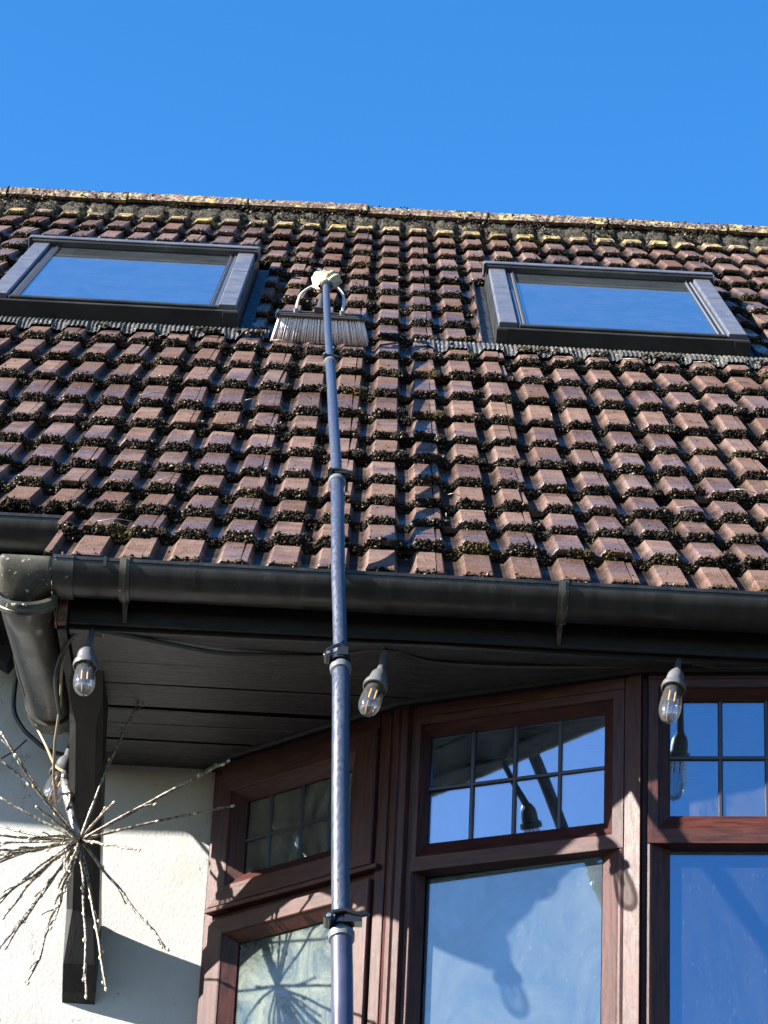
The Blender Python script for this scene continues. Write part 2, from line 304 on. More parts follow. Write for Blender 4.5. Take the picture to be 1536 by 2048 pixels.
# cross profile of one tile: from the seam on one roll to the seam two rolls on; (x from tile start, height below roll top)
def tile_profile():
    p = [(0, 0), (.013, 0)]
    for k in range(2):
        o = .013 + .1 * k
        p += [(o + .009, -H), (o + .033, -H), (o + .047, 0)]
        if k == 0: p += [(o + .100, 0)]
    p += [(.1985, 0)]
    return p
PROF = tile_profile()
def tile_mesh(name, x0, x1, length, thick=.013):
    """a tile lying along +Y from its lip at y=0, top of the rolls at z=0"""
    pr = [(x, h) for x, h in PROF if x0 < x < x1]
    def hh(x):
        for (a, ha), (b, hb) in zip(PROF, PROF[1:]):
            if a <= x <= b: return ha + (hb - ha) * (x - a) / (b - a)
        return 0
    pr = [(x0, hh(x0))] + pr + [(x1, hh(x1))]
    n = len(pr); vs = []
    for y, dz in ((-.001, -.004), (.004, 0), (length, 0)):      # nosed lip
        vs += [(x, y, h + dz) for x, h in pr]
    for y in (length, -.001): vs += [(x, y, h - thick - .003) for x, h in pr]
    fs = []
    for r in range(5):
        a, b = r * n, ((r + 1) % 5) * n
        fs += [(a + i, a + i + 1, b + i + 1, b + i) for i in range(n - 1)]
    fs += [tuple(r * n for r in range(5))[::-1], tuple(r * n + n - 1 for r in range(5))]
    me = bpy.data.meshes.new(name); me.from_pydata(vs, [], fs); me.update(); return me
import bmesh
def fixn(me):
    bm = bmesh.new(); bm.from_mesh(me); bmesh.ops.recalc_face_normals(bm, faces=bm.faces); bm.to_mesh(me); bm.free(); return me

SKY_L = dict(x0=-1.150, x1=-.414, s0=.870); SKY_R = dict(x0=.342, x1=1.076, s0=.817)
def row_s(j): return (V((0, *LIPS[j])) - P8).dot(UU)
def in_view(p, mx=70, my=60):
    p = V(p); d = p.dot(F_); return -mx < 768 + 6000 * p.dot(R_) / d < 1536 + mx and -my < 1024 - 6000 * p.dot(U_) / d < 2048 + my
roof = empty("roof", (0, 5.5, 2.55))
tag(roof, "brown interlocking concrete tile roof thick with moss, under the open blue sky", "roof")
meshes = {}
tiles = []
for j in range(0, 20):
    a = V((0, *LIPS[j])); b = V((0, *LIPS[j + 1])); nn = V((0, -(b - a).z, (b - a).y)).normalized()
    d = (b - nn * BUTT - a); gl = d.length; d.normalize(); nz = V((0, -d.z, d.y))
    for i in range(-9, 12):
        tx = X0 - .1 - .013 + .2 * i                       # tile start (on an odd roll)
        if j < 2 and i < 0: continue
        if j == 2 and tx < -1.07: continue
        x0, x1 = 0.0, .1985
        s = row_s(j)
        for S in (SKY_L, SKY_R):
            lo, hi = S['x0'] - .040, S['x1'] + .040
            if S['s0'] - .02 < s < S['s0'] + 1.28:          # rows beside the roof window: cut or drop
                if tx >= lo and tx + .2 <= hi: x1 = -1
                elif tx < lo < tx + .2: x1 = min(x1, lo - tx)
                elif tx < hi < tx + .2: x0 = max(x0, hi - tx)
        if x1 - x0 < .012: continue
        if not (in_view((tx, a.y, a.z)) or in_view((tx + .2, a.y, a.z))): continue
        ln = min(gl + .05, .40) if j < 19 else .30
        key = (round(x0, 3), round(x1, 3), round(ln, 2))
        if key not in meshes:
            me = fixn(tile_mesh("tile", x0, x1, ln)); me.materials.append(M['tile']); meshes[key] = me
        o = bpy.data.objects.new("tile", meshes[key]); sc.collection.objects.link(o); o.parent = roof
        jt = random.gauss(0, .0022); jr = random.gauss(0, .006); js = random.gauss(0, .0036)
        mt = Matrix.Translation(V((tx + random.gauss(0, .0006), a.y, a.z)) + d * js + nz * abs(jt) * .6) @ Matrix(((1, 0, 0, 0), (0, d.y, nz.y, 0), (0, d.z, nz.z, 0), (0, 0, 0, 1))) @ Matrix.Rotation(jr, 4, 'Y') @ Matrix.Rotation(random.gauss(0, .005), 4, 'X') @ Matrix.Rotation(random.gauss(0, .006), 4, 'Z')
        o.matrix_world = mt; o.matrix_parent_inverse = Matrix.Identity(4)
        o.matrix_basis = roof.matrix_world.inverted() @ mt
        if j == 19:
            o.material_slots[0].link = 'OBJECT'; o.material_slots[0].material = M['tile_lichen']
        tiles.append((j, tx, x0, x1, mt))
print("tiles", len(tiles))
# deck slab under the tiles
dk = MB()
def slab(x0, x1, ya, za, yb, zb, t=.05, off=.05):
    d = V((0, yb - ya, zb - za)).normalized(); n = V((0, -d.z, d.y))
    q = [V((0, ya, za)) - n * off, V((0, yb, zb)) - n * off, V((0, yb, zb)) - n * (off + t), V((0, ya, za)) - n * (off + t)]
    dk.prism([(p.y, p.z) for p in q], lambda a, b, t_: V((t_, a, b)), x0, x1)
slab(-.655, 2.6, 5.56, 2.69, 9.9, 6.27); slab(-1.0, -.656, 5.90, 2.975, 9.9, 6.27); slab(-2.6, -1.001, 6.10, 3.14, 9.9, 6.27)  # the last slab is an unseen step, added for the wall's shadow
dk.build("roof_deck", M['deck'], roof)

# ridge: half-round tiles on a mortar bed
E0 = P8 + UU * (11 * GA + .20) + NN * .036; rr = .12; th0 = math.radians(158); RC = V((0, E0.y - rr * math.cos(th0), E0.z - rr * math.sin(th0)))
def ridge_mesh(L):
    m = MB(); N = 14; pr = []
    for r_ in (rr, rr - .016):
        seg = [(math.cos(th0 + (math.radians(22) - th0) * k / N) * r_, math.sin(th0 + (math.radians(22) - th0) * k / N) * r_) for k in range(N + 1)]
        pr += seg if r_ == rr else seg[::-1]
    K = 40; n = len(pr); vs = []; rr_ = random.Random(4)
    for q in range(K + 1):
        for i, (a, b) in enumerate(pr):
            f = 1 + (rr_.gauss(0, .012) if 0 < i < len(pr) // 2 else 0); vs.append(V((L * q / K, a * f, b * f)))
    m.add(vs, [(q * n + i, q * n + (i + 1) % n, (q + 1) * n + (i + 1) % n, (q + 1) * n + i) for q in range(K) for i in range(n)] + [tuple(range(n))[::-1], tuple(range(K * n, (K + 1) * n))])
    return fixn(m.mesh("ridge_tile"))
rm = ridge_mesh(.449); rm.materials.append(M['ridge'])
for i in range(-2, 9):
    o = bpy.data.objects.new("ridge_tile", rm); sc.collection.objects.link(o); o.parent = roof
    o.matrix_basis = roof.matrix_world.inverted() @ Matrix.Translation((-1.885 + .455 * i, RC.y, RC.z + random.gauss(0, .003))) @ Matrix.Rotation(random.gauss(0, .006), 4, 'Y') @ Matrix.Rotation(random.gauss(0, .02), 4, 'X')
# mortar: rough strip from the top course up to the ridge tiles
mo = MB(); nx, nv = 420, 7; xs = np.linspace(-2.3, 2.6, nx); vs = []
ph = rng.normal(0, 1, (nx, nv))
for ix, x in enumerate(xs):
    rollx = ((x - X0) % .1)
    pan = 1.0 if .009 < rollx < .036 else 0.0
    for iv in range(nv):
        t = iv / (nv - 1)
        s = 11 * GA + .128 + t * .12 + .006 * math.sin(x * 23) + .004 * math.sin(x * 71)
        h = -.016 * pan * (1 - t) + t * .034 - .006 + ph[ix, iv] * .0035
        if iv == 0: h -= .02
        vs.append(V((x, 0, 0)) + P8 + UU * s + NN * h)
fs = [(i * nv + k, (i + 1) * nv + k, (i + 1) * nv + k + 1, i * nv + k + 1) for i in range(nx - 1) for k in range(nv - 1)]
mo.add(vs, fs).build("ridge_mortar", M['mortar'], roof, smooth=True)
# ridge joints filled with mortar
for i in range(-2, 10):
    m = MB(); m.tube([RC + V((-1.888 + .455 * i, math.cos(a) * (rr + .001), math.sin(a) * (rr + .001))) for a in np.linspace(th0 - .02, .5, 10)], .0045, 6)
    m.build("ridge_joint", M['mortar'], roof, smooth=True)

# ------------------------------------------------------------ moss
ico_v = []; t_ = (1 + 5 ** .5) / 2
for a, b in ((-1, t_), (1, t_), (-1, -t_), (1, -t_)): ico_v.append((a, b, 0))
for a, b in ((-1, t_), (1, t_), (-1, -t_), (1, -t_)): ico_v.append((0, a, b))
for a, b in ((t_, -1), (t_, 1), (-t_, -1), (-t_, 1)): ico_v.append((a, 0, b))
ico_v = np.array(ico_v) / math.sqrt(1 + t_ * t_)
ico_f = np.array([(0,11,5),(0,5,1),(0,1,7),(0,7,10),(0,10,11),(1,5,9),(5,11,4),(11,10,2),(10,7,6),(7,1,8),(3,9,4),(3,4,2),(3,2,6),(3,6,8),(3,8,9),(4,9,5),(2,4,11),(6,2,10),(8,6,7),(9,8,1)])
var = []
for k in range(24):
    v = ico_v * (1 + rng.normal(0, .28, (12, 1))); v = v * np.array([1, 1, 1 + abs(rng.normal(0, .35))]); q, _ = np.linalg.qr(rng.normal(0, 1, (3, 3))); var.append(v @ q.T)
var = np.array(var)
def value_noise(x, y, seed=0):
    r = np.random.default_rng(seed).random((64, 64)); xi = np.floor(x).astype(int); yi = np.floor(y).astype(int); fx = x - xi; fy = y - yi
    fx = fx * fx * (3 - 2 * fx); fy = fy * fy * (3 - 2 * fy)
    return (r[xi % 64, yi % 64] * (1 - fx) + r[(xi + 1) % 64, yi % 64] * fx) * (1 - fy) + (r[xi % 64, (yi + 1) % 64] * (1 - fx) + r[(xi + 1) % 64, (yi + 1) % 64] * fx) * fy
px = np.array([p[0] for p in PROF]); phh = np.array([p[1] for p in PROF])
C_, Rd = [], []
for j, tx, x0, x1, mt in tiles:
    far = max(0, j - 14) / 5
    amt = 1.0 if j < 15 else max(.10, 1 - far * 1.1)
    if j == 0: amt = .40
    m3 = np.array(mt)
    w = x1 - x0
    def put(lx, ly, lz, r):
        P = np.stack([lx, ly, lz, np.ones_like(lx)]); C_.append((m3 @ P)[:3].T); Rd.append(r)
    # fringe hanging on and under the lip
    n = int(w * 5600 * amt)
    lx = x0 + rng.random(n) * w; hx = np.interp(lx, px, phh)
    dens = value_noise((tx + lx) * 22 + 9, np.full(n, j * 3.7), 3)
    d2_ = value_noise((tx + lx) * 61 + 3, np.full(n, j * 5.1 + 2), 4); dens = dens * .6 + d2_ * .4; keep = rng.random(n) < np.clip((dens - .26) * 3.2, 0.04, 1); lx = lx[keep]; hx = hx[keep]; dn = dens[keep]; n = len(lx)
    depth = rng.random(n); bulge = .001 + .020 * dn ** 1.6
    put(lx, -.002 - bulge * np.sin(depth * 2.6) * rng.random(n) + (rng.random(n) < .12) * rng.random(n) * .012, hx - .001 - depth * .028 + rng.normal(0, .0018, n), .0012 + .0018 * rng.random(n) ** 1.5)
    # creep on the pan foot, just below the next lip up (in the trough)
    k = rng.random()
    if j > 0 and j < 19:
        for c in (.034, .134):
            if not (x0 < c < x1): continue
            q = value_noise(np.array([(tx + c) * 7.3]), np.array([j * 1.9]), 5)[0]
            if q > .55 and amt > .4:                       # a cushion in the trough
                n = int(230 + 330 * (q - .55)); cy = rng.uniform(-.012, .03); rad = rng.uniform(.010, .024)
                g3 = rng.normal(0, 1, (n, 3)); g3 /= np.linalg.norm(g3, axis=1)[:, None]; g3[:, 2] = abs(g3[:, 2])
                rj = rad * (.75 + .35 * rng.random(n))
                put(c - .012 + g3[:, 0] * rj, cy + g3[:, 1] * rj * .8, -H + g3[:, 2] * rj * .8, .0014 + .0016 * rng.random(n))
    # crumbs scattered over the top
    n = rng.poisson(3 + 14 * max(0, value_noise(np.array([tx * 3.1]), np.array([j * .8]), 8)[0] - .5))
    lx = x0 + rng.random(n) * w; put(lx, rng.random(n) * .22, np.interp(lx, px, phh) + .0006, .0009 + .0016 * rng.random(n))
# moss along the roof window aprons
for S, xa, xb in ((SKY_L, -1.3, -.33), (SKY_R, .12, 1.2)):
    n = 420; x = rng.uniform(xa, xb, n); q = value_noise(x * 14, x * 0, 11); k = q > .55; x = x[k]; n = len(x)
    P = np.array(P8)[None] + np.stack([x, x * 0, x * 0], 1) + np.array(UU)[None] * (S['s0'] - .165 + rng.random(n)[:, None] * .04) + np.array(NN)[None] * (.004 + rng.random(n)[:, None] * .012)
    C_.append(P); Rd.append(.003 + .003 * rng.random(n))
# crust and moss along the ridge and its mortar
n = 2000; x = rng.uniform(-2.0, 2.2, n); k = value_noise(x * 9, x * 0 + 7, 13) > .42; x = x[k]; n = len(x)
P = np.array(P8)[None] + np.stack([x, x * 0, x * 0], 1) + np.array(UU)[None] * (11 * GA + .125 + rng.random(n)[:, None] * .09) + np.array(NN)[None] * (.002 + rng.random(n)[:, None] * .034)
C_.append(P); Rd.append(.0016 + .0030 * rng.random(n))
n = 1300; x = rng.uniform(-2.0, 2.2, n); k = value_noise(x * 13, x * 0 + 3, 17) > .48; x = x[k]; n = len(x); a = math.radians(158) - rng.random(n) ** 1.6 * 1.1
P = np.stack([x, RC.y + np.cos(a) * (rr + .001), RC.z + np.sin(a) * (rr + .001)], 1); C_.append(P); Rd.append(.0012 + .0022 * rng.random(n))
C_ = np.concatenate(C_); Rd = np.concatenate(Rd); N = len(C_)
print("moss blobs", N)
vi = rng.integers(0, 24, N); VV = (var[vi] * Rd[:, None, None] + C_[:, None, :]).reshape(-1, 3)
FF = (ico_f[None] + (np.arange(N) * 12)[:, None, None]).reshape(-1, 3)
mm = bpy.data.meshes.new("moss"); mm.vertices.add(len(VV)); mm.vertices.foreach_set("co", (VV - np.array(roof.location)).ravel())
mm.loops.add(FF.size); mm.loops.foreach_set("vertex_index", FF.ravel()); mm.polygons.add(len(FF)); mm.polygons.foreach_set("loop_start", np.arange(0, FF.size, 3)); mm.update(calc_edges=True); mm.materials.append(M['moss'])
mo_ = bpy.data.objects.new("moss", mm); sc.collection.objects.link(mo_); mo_.parent = roof; mo_["kind"] = "stuff"
# thin dead stalks lying on the tiles
for k in range(26):
    j = random.randint(1, 14); x = random.uniform(-.7, 1.0); a = V((x, *LIPS[j])) + NN * .006
    d = V((random.uniform(-1, 1), 0, 0)) + UU * random.uniform(-.5, .5); l = random.uniform(.04, .11)
    MB().tube([a, a + d * l * .5 + NN * .006, a + d * l + NN * .001], .0011, 4).build("dry_stalk", M['cord'], roof, smooth=True)

# ------------------------------------------------------------ roof windows
def skylight(S, label):
    Mx = Matrix.Translation(V((S['x0'], 0, 0)) + P8 + UU * S['s0']) @ Matrix(((1, 0, 0, 0), (0, UU.y, NN.y, 0), (0, UU.z, NN.z, 0), (0, 0, 0, 1)))
    e = empty("roof_window", mtx=Mx); W = S['x1'] - S['x0']; L = 1.345
    tag(e, label, "roof window", "tilted roof windows set in the tiles")
    def B(name, a, b, m, bevel=.002, par=e): 
        o = MB().box(a, b).build(name, m, None, bevel=bevel); o.parent = par; return o
    def quad_ring(name, rects, m, par=e):
        """nested rectangles ((x0,y0,x1,y1),z) joined by mitred faces"""
        q = MB()
        for (r, z) in rects: q.v += [(r[0], r[1], z), (r[2], r[1], z), (r[2], r[3], z), (r[0], r[3], z)]
        for i in range(len(rects) - 1):
            for k in range(4): q.f.append((i * 4 + k, i * 4 + (k + 1) % 4, (i + 1) * 4 + (k + 1) % 4, (i + 1) * 4 + k))
        o = q.build(name, m, None, bevel=0, fix=False); o.parent = par; return o
    # kerb frame round the opening
    B("frame_front", (0, 0, -.06), (W, .022, .047), M['alu_dark'])
    B("frame_side", (0, .0225, -.06), (.020, L, .045), M['alu_dark']); B("frame_side", (W - .020, .0225, -.06), (W, L, .045), M['alu_dark'])
    B("frame_top", (.0205, L - .02, -.06), (W - .0205, L, .045), M['alu_dark'])
    B("frame_corner", (-.002, -.003, -.06), (.03, -.0005, .044), M['alu_dark'], .001); B("frame_corner", (W - .045, -.003, -.06), (W + .002, -.0005, .044), M['alu_dark'], .001)
    # side covers: upper and lower length butt together
    for x in (.005, W - .060):
        for y0, y1, hh in ((.028, .72, .062), (.724, L - .07, .063)):
            pr = [(0, 0), (0, hh - .048), (.003, hh - .045), (.052, hh - .045), (.055, hh - .048), (.055, 0)]
            o = MB().prism(pr, lambda a, b, t, x=x: V((x + a, t, .045 + b)), y0, y1).build("side_cover", M['alu'], None, bevel=.0015); o.parent = e
    # sash, glass
    g0, g1, g2, g3 = .088, .055, W - .088, L - .115
    sh = quad_ring("sash", [((.064, .026, W - .064, L - .07), .040), ((.064, .026, W - .064, L - .07), .052), ((.070, .034, W - .070, L - .08), .054), ((.0725, .037, W - .0725, L - .083), .048), ((.077, .041, W - .077, L - .088), .048), ((.078, .042, W - .078, L - .089), .053), ((g0 - .003, g1 - .006, g2 + .003, g3 + .006), .051), ((g0, g1, g2, g3), .0495)], M['alu_sash'])
    B("sash_bottom_rail", (.064, .022, .046), (W - .064, .046, .056), M['alu_dark'], .003)
    B("seal", (g0, g1 + .0005, .049), (g2, g1 + .006, .0515), M['seal'], 0); B("seal", (g0 - .006, g1, .054), (g0 - .002, g3, .0565), M['seal'], .001); B("seal", (g2 + .002, g1, .054), (g2 + .006, g3, .0565), M['seal'], .001)
    p = B("pane", (g0, g1, .042), (g2, g3, .0485), M['glass_sky'], 0)
    B("blind", (g0 + .05, g1 + .02, -.040), (g2 - .05, g1 + (g3 - g1) * .70, -.036), M['blind'], 0); B("reveal", (g0 - .01, g1 - .01, -.20), (g2 + .01, g3 + .01, -.195), M['room'], 0)  # pale panel added under the pane to imitate a double-glazing reflection
    # hood over the top of the sash
    pr = [(L - .215, 0.000), (L - .215, .018), (L - .208, .022), (L - .160, .024), (L - .10, .004), (L + .01, .0), (L + .01, -.05), (L + 0.005, -.05), (L - .025, 0)]
    o = MB().prism(pr, lambda a, b, t: V((t, a, .052 + b)), -.008, W + .004).build("hood", M['alu_dark'], None, bevel=.002); o.parent = e
    B("hood_cover", (-.010, L - .206, .0755), (W + .006, L - .165, .0815), M['alu'], .003)
    B("hood_end", (-.013, L - .216, .036), (-.0085, L - .15, .078), M['alu'], .001); B("hood_end", (W + .0045, L - .216, .036), (W + .009, L - .15, .078), M['alu'], .001)
    B("vent_bar", (g0 - .02, g3 - .004, .042), (g2 + .02, L - .218, .0515), M['alu_dark'], .002)
    # side channels of flashing
    for x0, x1 in ((-.048, -.002), (W + .002, W + .048)):
        B("flashing_channel", (x0, -.01, -.028), (x1, L, -.020), M['channel'], 0)
        B("channel_edge", (x0 + .008 if x0 < 0 else x1 - .011, -.01, -.0195), (x0 + .011 if x0 < 0 else x1 - .008, L, -.006), M['alu_dark'], 0)
    # pleated apron dressed over the tiles below
    return e, W
for S, lab, xa, xb in ((SKY_L, "dark framed roof window nearest the brush, cut off by the left edge of the photo", -1.45, -.315), (SKY_R, "dark framed roof window to the right of the pole, wholly in view", .105, 1.45)):
    e, W = skylight(S, lab)
    ap = MB(); step = .0026; nx = int((xb - xa) / step); nv = 6; vs = []
    for ix in range(nx):
        x = xa + ix * step; rx = ((x - X0) % .1)
        hr = np.interp(rx, [0, .009, .033, .047, .1], [0, -H, -H, 0, 0])
        end = min(1, (x - xa) / .05, (xb - x) / .05); wv = .004 * math.sin(x * 31 + 1) + .003 * math.sin(x * 83)
        for iv in range(nv):
            t = iv / (nv - 1)       # 0 lower edge .. 1 against the frame
            s = S['s0'] - .002 - (1 - t) * (.125 * (.35 + .65 * end) + wv - (.022 if hr > -.004 else 0)); pl = .0020 * math.sin(2 * math.pi * x / .0132 + t * 1.5)
            base = hr * .8 * (1 - t) + .007 + (.006 * t) + (.5 - abs(t - .45)) * .012
            jj = (s - row_s(10)) / GA; base += -.021 * (jj - math.floor(jj)) * .8
            vs.append(V((x, 0, 0)) + P8 + UU * s + NN * (base + pl))
    fs = [(i * nv + k, (i + 1) * nv + k, (i + 1) * nv + k + 1, i * nv + k + 1) for i in range(nx - 1) for k in range(nv - 1)]
    o = ap.add(vs, fs).build("pleated_apron", M['flashing'], e, smooth=False)
    sd = o.modifiers.new("t", 'SOLIDIFY'); sd.thickness = .0015

# ------------------------------------------------------------ wall, fascia, soffit
WY = 6.3206
def wall_mesh():
    m = MB(); nx, nz = 60, 90; x0, x1, z0, z1 = -2.6, -.318, -1.55, 3.05; vs = []
    for i in range(nx + 1):
        for k in range(nz + 1):
            x = x0 + (x1 - x0) * i / nx; z = z0 + (z1 - z0) * k / nz
            vs.append((x, WY + .002 * math.sin(x * 9 + z * 3) + .0015 * math.sin(z * 17 + x * 5), z))
    m.add(vs, [(i * (nz + 1) + k, (i + 1) * (nz + 1) + k, (i + 1) * (nz + 1) + k + 1, i * (nz + 1) + k + 1) for i in range(nx) for k in range(nz)])
    # rounded arris into the window reveal
    ar = [(x1 + .018 * math.sin(a), WY + .018 * (1 - math.cos(a))) for a in np.linspace(0, math.pi / 2, 7)] + [(x1 + .018, WY + .3)]
    vs = []; 
    for k in range(nz + 1):
        z = z0 + (z1 - z0) * k / nz; w = .0022 * math.sin(z * 31) + .0012 * math.sin(z * 83)
        for q, (x, y) in enumerate(ar): vs.append((x + (w if q else 0) - .0004 * (q == 0), y + .002 * math.sin(x1 * 9 + z * 3) + .0015 * math.sin(z * 17 + x1 * 5), z))
    n = len(ar); m.add(vs, [(k * n + i, k * n + i + 1, (k + 1) * n + i + 1, (k + 1) * n + i) for k in range(nz) for i in range(n - 1)])
    return m
tag(wall_mesh().build("wall", M['render'], smooth=True), "cream rough rendered wall behind the black brace, left of the bay window", "wall")
# the wall right of the bay and the upper room walls
soff = empty("soffit", (.5, 5.95, 2.523)); tag(soff, "black painted boards lining the underside of the roof overhang", "soffit")
SZ = 2.523
random.seed(3)
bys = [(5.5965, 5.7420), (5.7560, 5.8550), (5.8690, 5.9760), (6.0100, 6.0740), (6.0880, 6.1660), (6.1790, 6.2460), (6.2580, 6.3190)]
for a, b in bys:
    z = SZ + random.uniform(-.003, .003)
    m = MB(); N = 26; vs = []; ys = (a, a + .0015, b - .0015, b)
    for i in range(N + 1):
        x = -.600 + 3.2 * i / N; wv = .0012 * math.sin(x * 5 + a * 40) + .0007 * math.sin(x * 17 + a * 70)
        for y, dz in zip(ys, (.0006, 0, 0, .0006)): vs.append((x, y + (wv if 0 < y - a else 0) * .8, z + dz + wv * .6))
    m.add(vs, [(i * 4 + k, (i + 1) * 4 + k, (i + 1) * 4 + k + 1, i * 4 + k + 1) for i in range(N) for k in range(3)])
    o = m.build("board", M['soffit'], soff, fix=False); s_ = o.modifiers.new("t", 'SOLIDIFY'); s_.thickness = .014; s_.offset = -1; o.data.materials.append(M['deck']); s_.material_offset_rim = 1  # board edges take the dark deck colour, painting the shade in the gaps
MB().box((-.600, 5.597, SZ + .022), (2.6, 6.32, SZ + .03)).build("backing", M['deck'], soff)
fas = empty("fascia", (.5, 5.59, 2.55)); tag(fas, "black fascia board behind the front gutter with a worn wooden end", "fascia")
MB().box((-.602, 5.580, 2.518), (2.6, 5.596, 2.66)).build("fascia_board", M['black_paint'], fas, bevel=.002)
# cheek closing the left end of the overhang
ck = [(5.572, 2.497), (6.31, 2.497), (6.31, 2.56), (6.31, 3.20), (5.572, 2.60)]
MB().prism(ck, lambda a, b, t: V((t, a, b)), -.622, -.603).build("cheek_board", M['black_paint'], fas, bevel=.0015)
MB().box((-.626, 5.545, 2.50), (-.6225, 5.572, 2.66)).build("worn_end_strip", M['old_wood'], fas)
MB().box((-.6222, 5.552, 2.505), (-.604, 5.5715, 2.640)).build("worn_end_strip", M['old_wood'], fas, bevel=.002)
fs2 = empty("set_back_eaves", (-.9, 6.0, 2.78)); tag(fs2, "black set-back eaves boarding over the white wall, beyond the front gutter end", "eaves boarding")
MB().box((-1.0, 5.955, 2.775), (-.6225, 5.970, 2.93)).build("fascia_board", M['black_paint'], fs2)
MB().box((-1.0, 5.9705, 2.785), (-.6225, 6.318, 2.80)).build("soffit_board", M['black_paint'], fs2)
MB().box((-2.6, 6.11, 2.79), (-1.0005, 6.125, 3.10)).build("fascia_board", M['black_paint'], fs2)  # from here an unseen stretch, added to shape the wall's shadow
MB().box((-2.6, 6.1255, 2.80), (-1.0005, 6.318, 2.815)).build("soffit_board", M['black_paint'], fs2)

# ------------------------------------------------------------ gutters
def gutter_run(m, x0, x1, cy, cz, r=.056, t=.0028, n=18, dip=0.0):
    pr = [(math.cos(a) * r, math.sin(a) * r) for a in np.linspace(math.pi, 2 * math.pi, n)]
    pr += [(math.cos(a) * (r - t), math.sin(a) * (r - t)) for a in np.linspace(2 * math.pi, math.pi, n)]
    pr = [(-r - .0025, .004), (-r - .0025, -.003)] + pr + [(-r + t, .004)]
    m.prism(pr, lambda a, b, q: V((q, cy + a, cz + b)), x0, x1); return m
GC = (5.516, 2.606)
gt = empty("gutter", (0, GC[0], GC[1])); tag(gt, "black half round gutter along the lower tile edge, with two strap brackets", "gutter")
gutter_run(MB(), -.624, 2.6, *GC).build("trough", M['gutter'], gt, smooth=40)
gutter_run(MB(), -.632, -.590, GC[0], GC[1], .0605, .004).build("union_collar", M['gutter_old'], gt, smooth=40)
for bx in (-.487, .399):
    b = MB(); r1 = .0590
    pr = [(math.cos(a) * r1, math.sin(a) * r1) for a in np.linspace(math.pi - .06, 2 * math.pi - .25, 16)] + [(math.cos(a) * (r1 + .006), math.sin(a) * (r1 + .006)) for a in np.linspace(2 * math.pi - .25, math.pi - .06, 16)]
    b.prism(pr, lambda a, c, q: V((q, GC[0] + a, GC[1] + c)), bx - .0035, bx + .0035)
    pr2 = [(math.cos(a) * (r1 - .0005), math.sin(a) * (r1 - .0005)) for a in np.linspace(math.pi - .1, 2 * math.pi - .4, 16)] + [(math.cos(a) * (r1 + .002), math.sin(a) * (r1 + .002)) for a in np.linspace(2 * math.pi - .4, math.pi - .1, 16)]
    b.prism(pr2, lambda a, c, q: V((q, GC[0] + a, GC[1] + c)), bx - .010, bx + .010)
    # spur running back and down to the fascia
    b.add([V((bx - .006, 5.545, 2.552)), V((bx + .006, 5.545, 2.552)), V((bx + .0035, 5.578, 2.522)), V((bx - .0035, 5.578, 2.522)), V((bx - .006, 5.578, 2.575)), V((bx + .006, 5.578, 2.575))], [(0, 1, 2, 3), (0, 4, 5, 1), (0, 3, 4), (1, 5, 2), (2, 5, 4, 3)])
    b.build("strap_bracket", M['gutter_old'], gt, smooth=35)
for bx in (-.527,):
    MB().box((bx - .003, 5.4555, 2.590), (bx + .003, 5.460, 2.612)).build("clip", M['gutter'], gt)
gt2 = gutter_run(MB(), -.995, -.640, 5.872, 2.872).build("gutter", M['gutter'], None, smooth=40)
tag(gt2, "short black gutter set back higher up behind the front gutter's left end", "gutter")
gt_shade = gutter_run(MB(), -2.6, -1.01, 6.04, 2.925).build("gutter", M['gutter'], None, smooth=40)  # unseen gutter, placed so its shadow edge falls on the wall
tag(gt_shade, "third length of black gutter beyond the left edge of the photo", "gutter")
# outlet and offset pipe at the left end of the front gutter
dp = empty("downpipe", (-.68, 5.52, 2.55)); tag(dp, "fat weathered black downpipe slanting back to the wall from the front gutter's left end", "downpipe")
om = MB(); n = 20; L0, L1 = -.742, -.633; vs = []; nx = 14
for i in range(nx + 1):
    t = i / nx; x = L0 + (L1 - L0) * t
    bulge = math.sin(math.pi * min(1, t * 1.12)) ; r = .058
    for k in range(n + 1):
        a = math.pi + math.pi * k / n; yy = math.cos(a); zz = math.sin(a)
        depth = 1 + .52 * bulge * max(0, -zz) ** 2
        endr = 1 if t > .12 else .72 + .28 * math.sqrt(max(0, 1 - (1 - t / .12) ** 2))
        vs.append((x, GC[0] + yy * r * endr, GC[1] + zz * r * depth * endr))
om.add(vs, [(i * (n + 1) + k, (i + 1) * (n + 1) + k, (i + 1) * (n + 1) + k + 1, i * (n + 1) + k + 1) for i in range(nx) for k in range(n)])
om.add([vs[k] for k in range(n + 1)], [tuple(range(n + 1))])
o = om.build("outlet", M['gutter_old'], dp, smooth=50); s_ = o.modifiers.new("t", 'SOLIDIFY'); s_.thickness = .003; s_.offset = 0
ring = MB(); pa = V((-.684, 5.512, 2.545)); 
vdir = V((.02, .72, -.69)).normalized()
ring.lathe([(0, .054), (.003, .0625), (.012, .0635), (.016, .061), (.018, .0625), (.026, .0625), (.029, .057)], pa - vdir * .004, vdir, 32)
ring.build("pipe_collar", M['gutter_old'], dp, smooth=35)
pts = [pa + vdir * .012]
pts += [pa + vdir * .022, pa + vdir * .030 + V((0, .022, .004))]
d2 = (V((-.668, 6.315, 2.562)) - pts[-1]); 
for t in np.linspace(.06, .72, 12): pts.append(pts[2] + d2 * t)
MB().tube(pts, [.0525] * len(pts), 28, caps=False).build("pipe", M['pipe'], dp, smooth=True)
dd = d2.normalized(); pe = pts[2] + dd * .515
MB().lathe([(0, .0535), (.001, .0600), (.010, .0612), (.030, .0590), (.034, .0605), (.060, .0600), (.066, .0535)], pe, dd, 32, True, True).build("pipe_collar", M['gutter_old'], dp, smooth=35)
